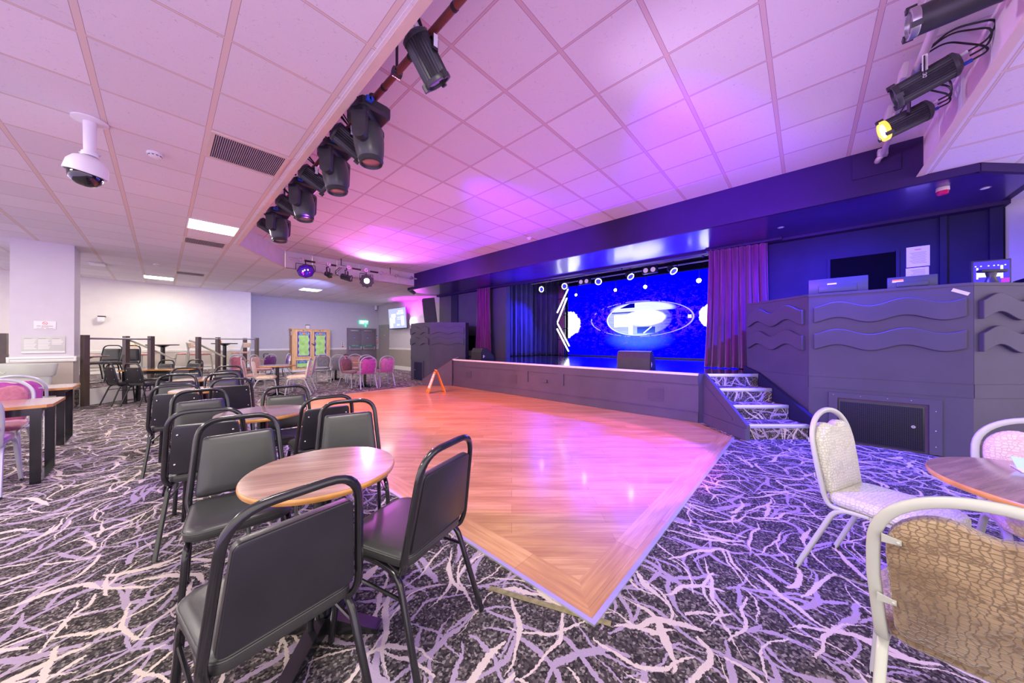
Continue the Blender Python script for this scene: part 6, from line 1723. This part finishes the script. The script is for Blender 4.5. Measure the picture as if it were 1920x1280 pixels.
# far bar
FYB, FZB = 9.35, 3.33
t = thing('lighting_bar', 'pale lighting bar with round clamps at the far end of the raised ceiling', 'lighting bar', (0, FYB, FZB))
mb = MB(); mb.cyl((2.10, 0, 0), (5.60, 0, 0), 0.022, n=12); mb.build('bar', M['barwhite'], t)
for x in (2.35, 2.98, 3.48, 3.95, 4.42, 4.9, 5.4):
    mb = MB(); mb.cyl((x, -0.05, 0), (x, 0.03, 0), 0.05, n=18); mb.sphere((x, -0.05, 0), 0.025, 10); mb.build('round_clamp', M['steel'], t)
for x in (2.55, 3.05, 3.7, 4.2): 
    mb = MB(); mb.tube([(x-0.12, 0, 0), (x+0.12, 0, 0)], 0.025, 10); mb.build('tape_wrap', M['cable'], t)
for x in (3.3, 4.7):
    mb = MB(); mb.tube([(x, 0, 0.218), (x, 0, 0)], 0.011, 8); mb.build('hanger', M['blackmetal'], t)
t = thing('effect_light', 'faceted disco effect light with coloured lenses hanging at the far left of the pale bar', 'stage light', (2.45, FYB-0.02, FZB))
mb = MB()
o_ = [(0.20*math.cos(R(22.5+45*k)), 0.17*math.sin(R(22.5+45*k))) for k in range(8)]
aimq = Matrix.Translation((0, -0.04, -0.27)) @ Vector((0, 0, 1)).rotation_difference(Vector((-0.35, -0.85, -0.38)).normalized()).to_matrix().to_4x4()
rounded_pad(mb, o_, [(0.08, -0.13), (0.0, -0.04), (0.0, 0.03)], aimq); bd = mb.build('case', M['fixture'], t, smooth=False)
mb = MB(); rounded_pad(mb, o_, [(0.012, 0.031), (0.05, 0.085), (0.12, 0.10)], aimq); fc = mb.build('lens_face', em('violet_lens', (0.10, 0.0, 0.55), 0.5), bd, smooth=False)
rnd = random.Random(4)
for nm, mt, cnt in (('white_lens', M['e_ring'], 4), ('blue_lens', M['e_blue'], 9), ('magenta_lens', M['e_magenta'], 9)):
    mb = MB()
    for k in range(cnt):
        a = rnd.uniform(0, 2*PI); rr = rnd.uniform(0.04, 0.125)
        zz = 0.098 if rr < 0.075 else 0.098-(rr-0.075)*0.75
        mb.sphere(aimq @ Vector((rr*1.05*math.cos(a), rr*0.9*math.sin(a), zz)), 0.012 if nm != 'white_lens' else 0.016, 8)
    mb.build(nm, mt, fc)
mb = MB()
for s in (-1, 1): mb.tube([(s*0.215, -0.02, -0.26), (s*0.21, -0.01, -0.10)], 0.008, 6)
mb.tube([(-0.21, -0.01, -0.10), (0.21, -0.01, -0.10)], 0.008, 6); mb.tube([(0, 0, -0.10), (0, 0, 0)], 0.013, 8); mb.build('yoke', M['blackmetal'], t)
par_can('spot_lamp', (2.98, FYB, FZB-0.01), (0.6, -0.55, -0.5), 'small round black spot lamp beside the disco effect light', 'small lamps on the pale bar', 0.14, 0.065, seed=31, plate=False, drop=0.26, loops=False)
par_can('spot_lamp', (3.44, FYB, FZB-0.01), (0.75, -0.60, -0.28), 'purple black lantern on a loop yoke left of the glaring lamp', 'small lamps on the pale bar', 0.26, 0.08, seed=33, plate=False, drop=0.27, lensm=M['lens'])
t = thing('glaring_lamp', 'glaring round lamp with a white centre and deep blue glare halo on the pale bar', 'stage light', (3.98, FYB, FZB-0.01))
ga = Vector((-0.36, -0.90, -0.10)).normalized(); gm = Matrix.Translation((0, -0.03, -0.29)) @ Vector((0, 0, 1)).rotation_difference(ga).to_matrix().to_4x4()
mb = MB(); mb.lathe([(0.06, -0.16), (0.12, -0.10), (0.165, 0.0), (0.175, 0.012), (0.165, 0.02)], 28, gm); mb.build('housing', M['fixture'], t)
mb = MB(); mb.lathe([(0.166, 0.0), (0.166, 0.014)], 28, gm); fc = mb.build('blue_halo', em('lamp_blue_halo', (0.02, 0.0, 1.0), 3.0), t)  # glare halo around the lamp, put in as a glowing blue disc
mb = MB(); mb.lathe([(0.078, 0.0145), (0.07, 0.022)], 24, gm); mb.build('white_centre', M['e_white'], fc)
mb = MB()
for k in range(10):
    a = 2*PI*k/10; mb.box(gm @ Vector((0.178*math.cos(a), 0.178*math.sin(a), 0.0)), (0.03, 0.05, 0.03), gm.to_3x3().to_4x4() @ Matrix.Rotation(a, 4, 'Z'))
mb.build('heat_fins', M['fixture'], t, smooth=False)
mb = MB()
for q_ in (-1, 1): mb.tube([(q_*0.185, 0.0, -0.29), (q_*0.19, 0.0, -0.09)], 0.008, 6)
mb.tube([(-0.19, 0, -0.09), (0.19, 0, -0.09)], 0.008, 6); mb.tube([(0, 0, -0.09), (0, 0, 0)], 0.013, 8); mb.build('yoke', M['blackmetal'], t)

# =================================================================== LIGHT
def area(name, loc, size, power, col, rot=(0, 0, 0), spread=None):
    l = D.lights.new(name, 'AREA'); l.shape = 'SQUARE'; l.size = size; l.energy = power; l.color = col
    if spread: l.spread = R(spread)
    o = D.objects.new(name, l); COL.objects.link(o); o.location = loc; o.rotation_euler = rot
    return o
def spot(name, loc, target, power, col, deg, blend=0.4, size=0.05):
    l = D.lights.new(name, 'SPOT'); l.energy = power; l.color = col; l.spot_size = R(deg); l.spot_blend = blend; l.shadow_soft_size = size
    o = D.objects.new(name, l); COL.objects.link(o); o.location = loc
    d = Vector(target)-Vector(loc)
    o.rotation_euler = d.to_track_quat('-Z', 'Y').to_euler()
    return o
def point(name, loc, power, col, size=0.1):
    l = D.lights.new(name, 'POINT'); l.energy = power; l.color = col; l.shadow_soft_size = size
    o = D.objects.new(name, l); COL.objects.link(o); o.location = loc
    return o
WARM = (1.0, 0.93, 0.83)
for i, (x, y, lb) in enumerate(PANELS):
    area('panel_light', (x, y, CL-0.02), 0.55, (80, 48, 60)[i], WARM)
for x, y, p in ((0.50, 0.90, 60), (-2.4, 4.2, 105), (-2.5, 8.2, 42), (-3.2, 12.8, 40), (6.2, 12.6, 20)):
    area('panel_light', (x, y, CL-0.02), 0.55, p, WARM)
# stage and effect lights
for y in (6.9, 5.2, 3.7, 2.2): spot('stage_blue', (9.1, y, 3.1), (8.0, y, 0.8), 700, (0.03, 0.02, 1.0), 120, 0.9)
spot('downlight_blue', (5.80, -0.30, 3.08), (6.4, -0.30, 0), 1500, (0.04, 0.03, 1.0), 170, 1.0, 0.03)
spot('uplight_magenta', (7.22, 12.50, 2.42), (7.46, 12.50, 3.0), 420, (0.80, 0.0, 1.0), 150, 0.9, 0.08)
spot('red_wash', (1.3, 6.4, 3.0), (3.7, 6.3, 0), 760, (1.0, 0.09, 0.20), 80, 0.8)
spot('amber_wash', (1.3, 5.2, 3.0), (4.6, 3.6, 0), 500, (1.0, 0.25, 0.03), 55, 0.5)
spot('magenta_pool', (4.42, -0.40, 3.12), (3.35, 2.25, 0), 900, (0.55, 0.10, 1.0), 46, 0.15)
spot('violet_wash', (1.3, 1.9, 3.0), (5.0, -0.6, 0), 900, (0.16, 0.03, 1.0), 85, 0.8)
for a_, b_ in ((0.9, 1.0), (3.0, 4.2), (5.6, 7.6)): spot('violet_wash', (1.35, a_, 2.85), (5.67, b_, 3.10), 1500, (0.22, 0.0, 1.0), 44, 1.0)
spot('violet_front', (1.35, 3.3, 2.85), (5.9, 2.6, 0.4), 420, (0.30, 0.08, 1.0), 70, 1.0)
spot('blue_wash', (3.0, 9.9, 2.6), (3.6, 16.1, 2.3), 420, (0.30, 0.34, 1.0), 80, 1.0)
spot('violet_wash', (1.2, 4.4, 2.85), (0.2, 4.6, 0), 160, (0.30, 0.06, 1.0), 110, 0.9)
spot('pink_wash', (3.95, 9.15, 3.00), (3.8, 6.6, 3.80), 420, (0.95, 0.18, 1.0), 120, 1.0)
spot('lilac_wash', (1.35, 2.3, 2.75), (4.3, -0.96, 3.3), 230, (0.80, 0.58, 1.0), 46, 1.0)
for y in (2.9, 5.6): spot('soffit_fill_blue', (7.75, y, 0.83), (6.4, y-0.3, 3.1), 700, (0.16, 0.0, 1.0), 80, 1.0)  # added fill without fixtures, turns the bulkhead underside blue

w = D.worlds.new('hall_ambience'); SC.world = w; w.use_nodes = True
t = w.node_tree
tc = t.nodes.new('ShaderNodeTexCoord'); sx = t.nodes.new('ShaderNodeSeparateXYZ'); L(t, tc.outputs['Generated'], sx.inputs[0])
cr = t.nodes.new('ShaderNodeValToRGB'); L(t, math_n(t, 'MULTIPLY_ADD', sx.outputs[2], 0.5, 0.5), cr.inputs[0])
cr.color_ramp.elements[0].position = 0.42; cr.color_ramp.elements[0].color = (0.72, 0.52, 1.0, 1)     # floor glow of the rest of the hall
cr.color_ramp.elements[1].position = 0.58; cr.color_ramp.elements[1].color = (1.0, 0.92, 0.82, 1)     # its lit ceiling
L(t, cr.outputs[0], t.nodes['Background'].inputs[0])
t.nodes['Background'].inputs[1].default_value = 2.25

# =================================================================== CAMERA
cam = D.cameras.new('camera'); cam.sensor_width = 36; cam.sensor_fit = 'HORIZONTAL'; cam.lens = 601.27/1920*36; cam.clip_start = 0.02
co = D.objects.new('camera', cam); COL.objects.link(co)
PIT = 0.0024736; ROL = 0.0011937
fwd = FW*math.cos(PIT)+Vector((0, 0, math.sin(PIT)))
upv = -FW*math.sin(PIT)+Vector((0, 0, math.cos(PIT)))
r = RT*math.cos(ROL)+upv*math.sin(ROL); u = -RT*math.sin(ROL)+upv*math.cos(ROL)
co.matrix_world = Matrix(((r.x, u.x, -fwd.x, 0), (r.y, u.y, -fwd.y, 0), (r.z, u.z, -fwd.z, CAM_H), (0, 0, 0, 1)))
SC.camera = co
vs = SC.view_settings
SC.display_settings.display_device = 'sRGB'
vs.view_transform = 'Standard'; vs.look = 'None'; vs.gamma = 1.0; vs.use_curve_mapping = False; vs.exposure = 0.22
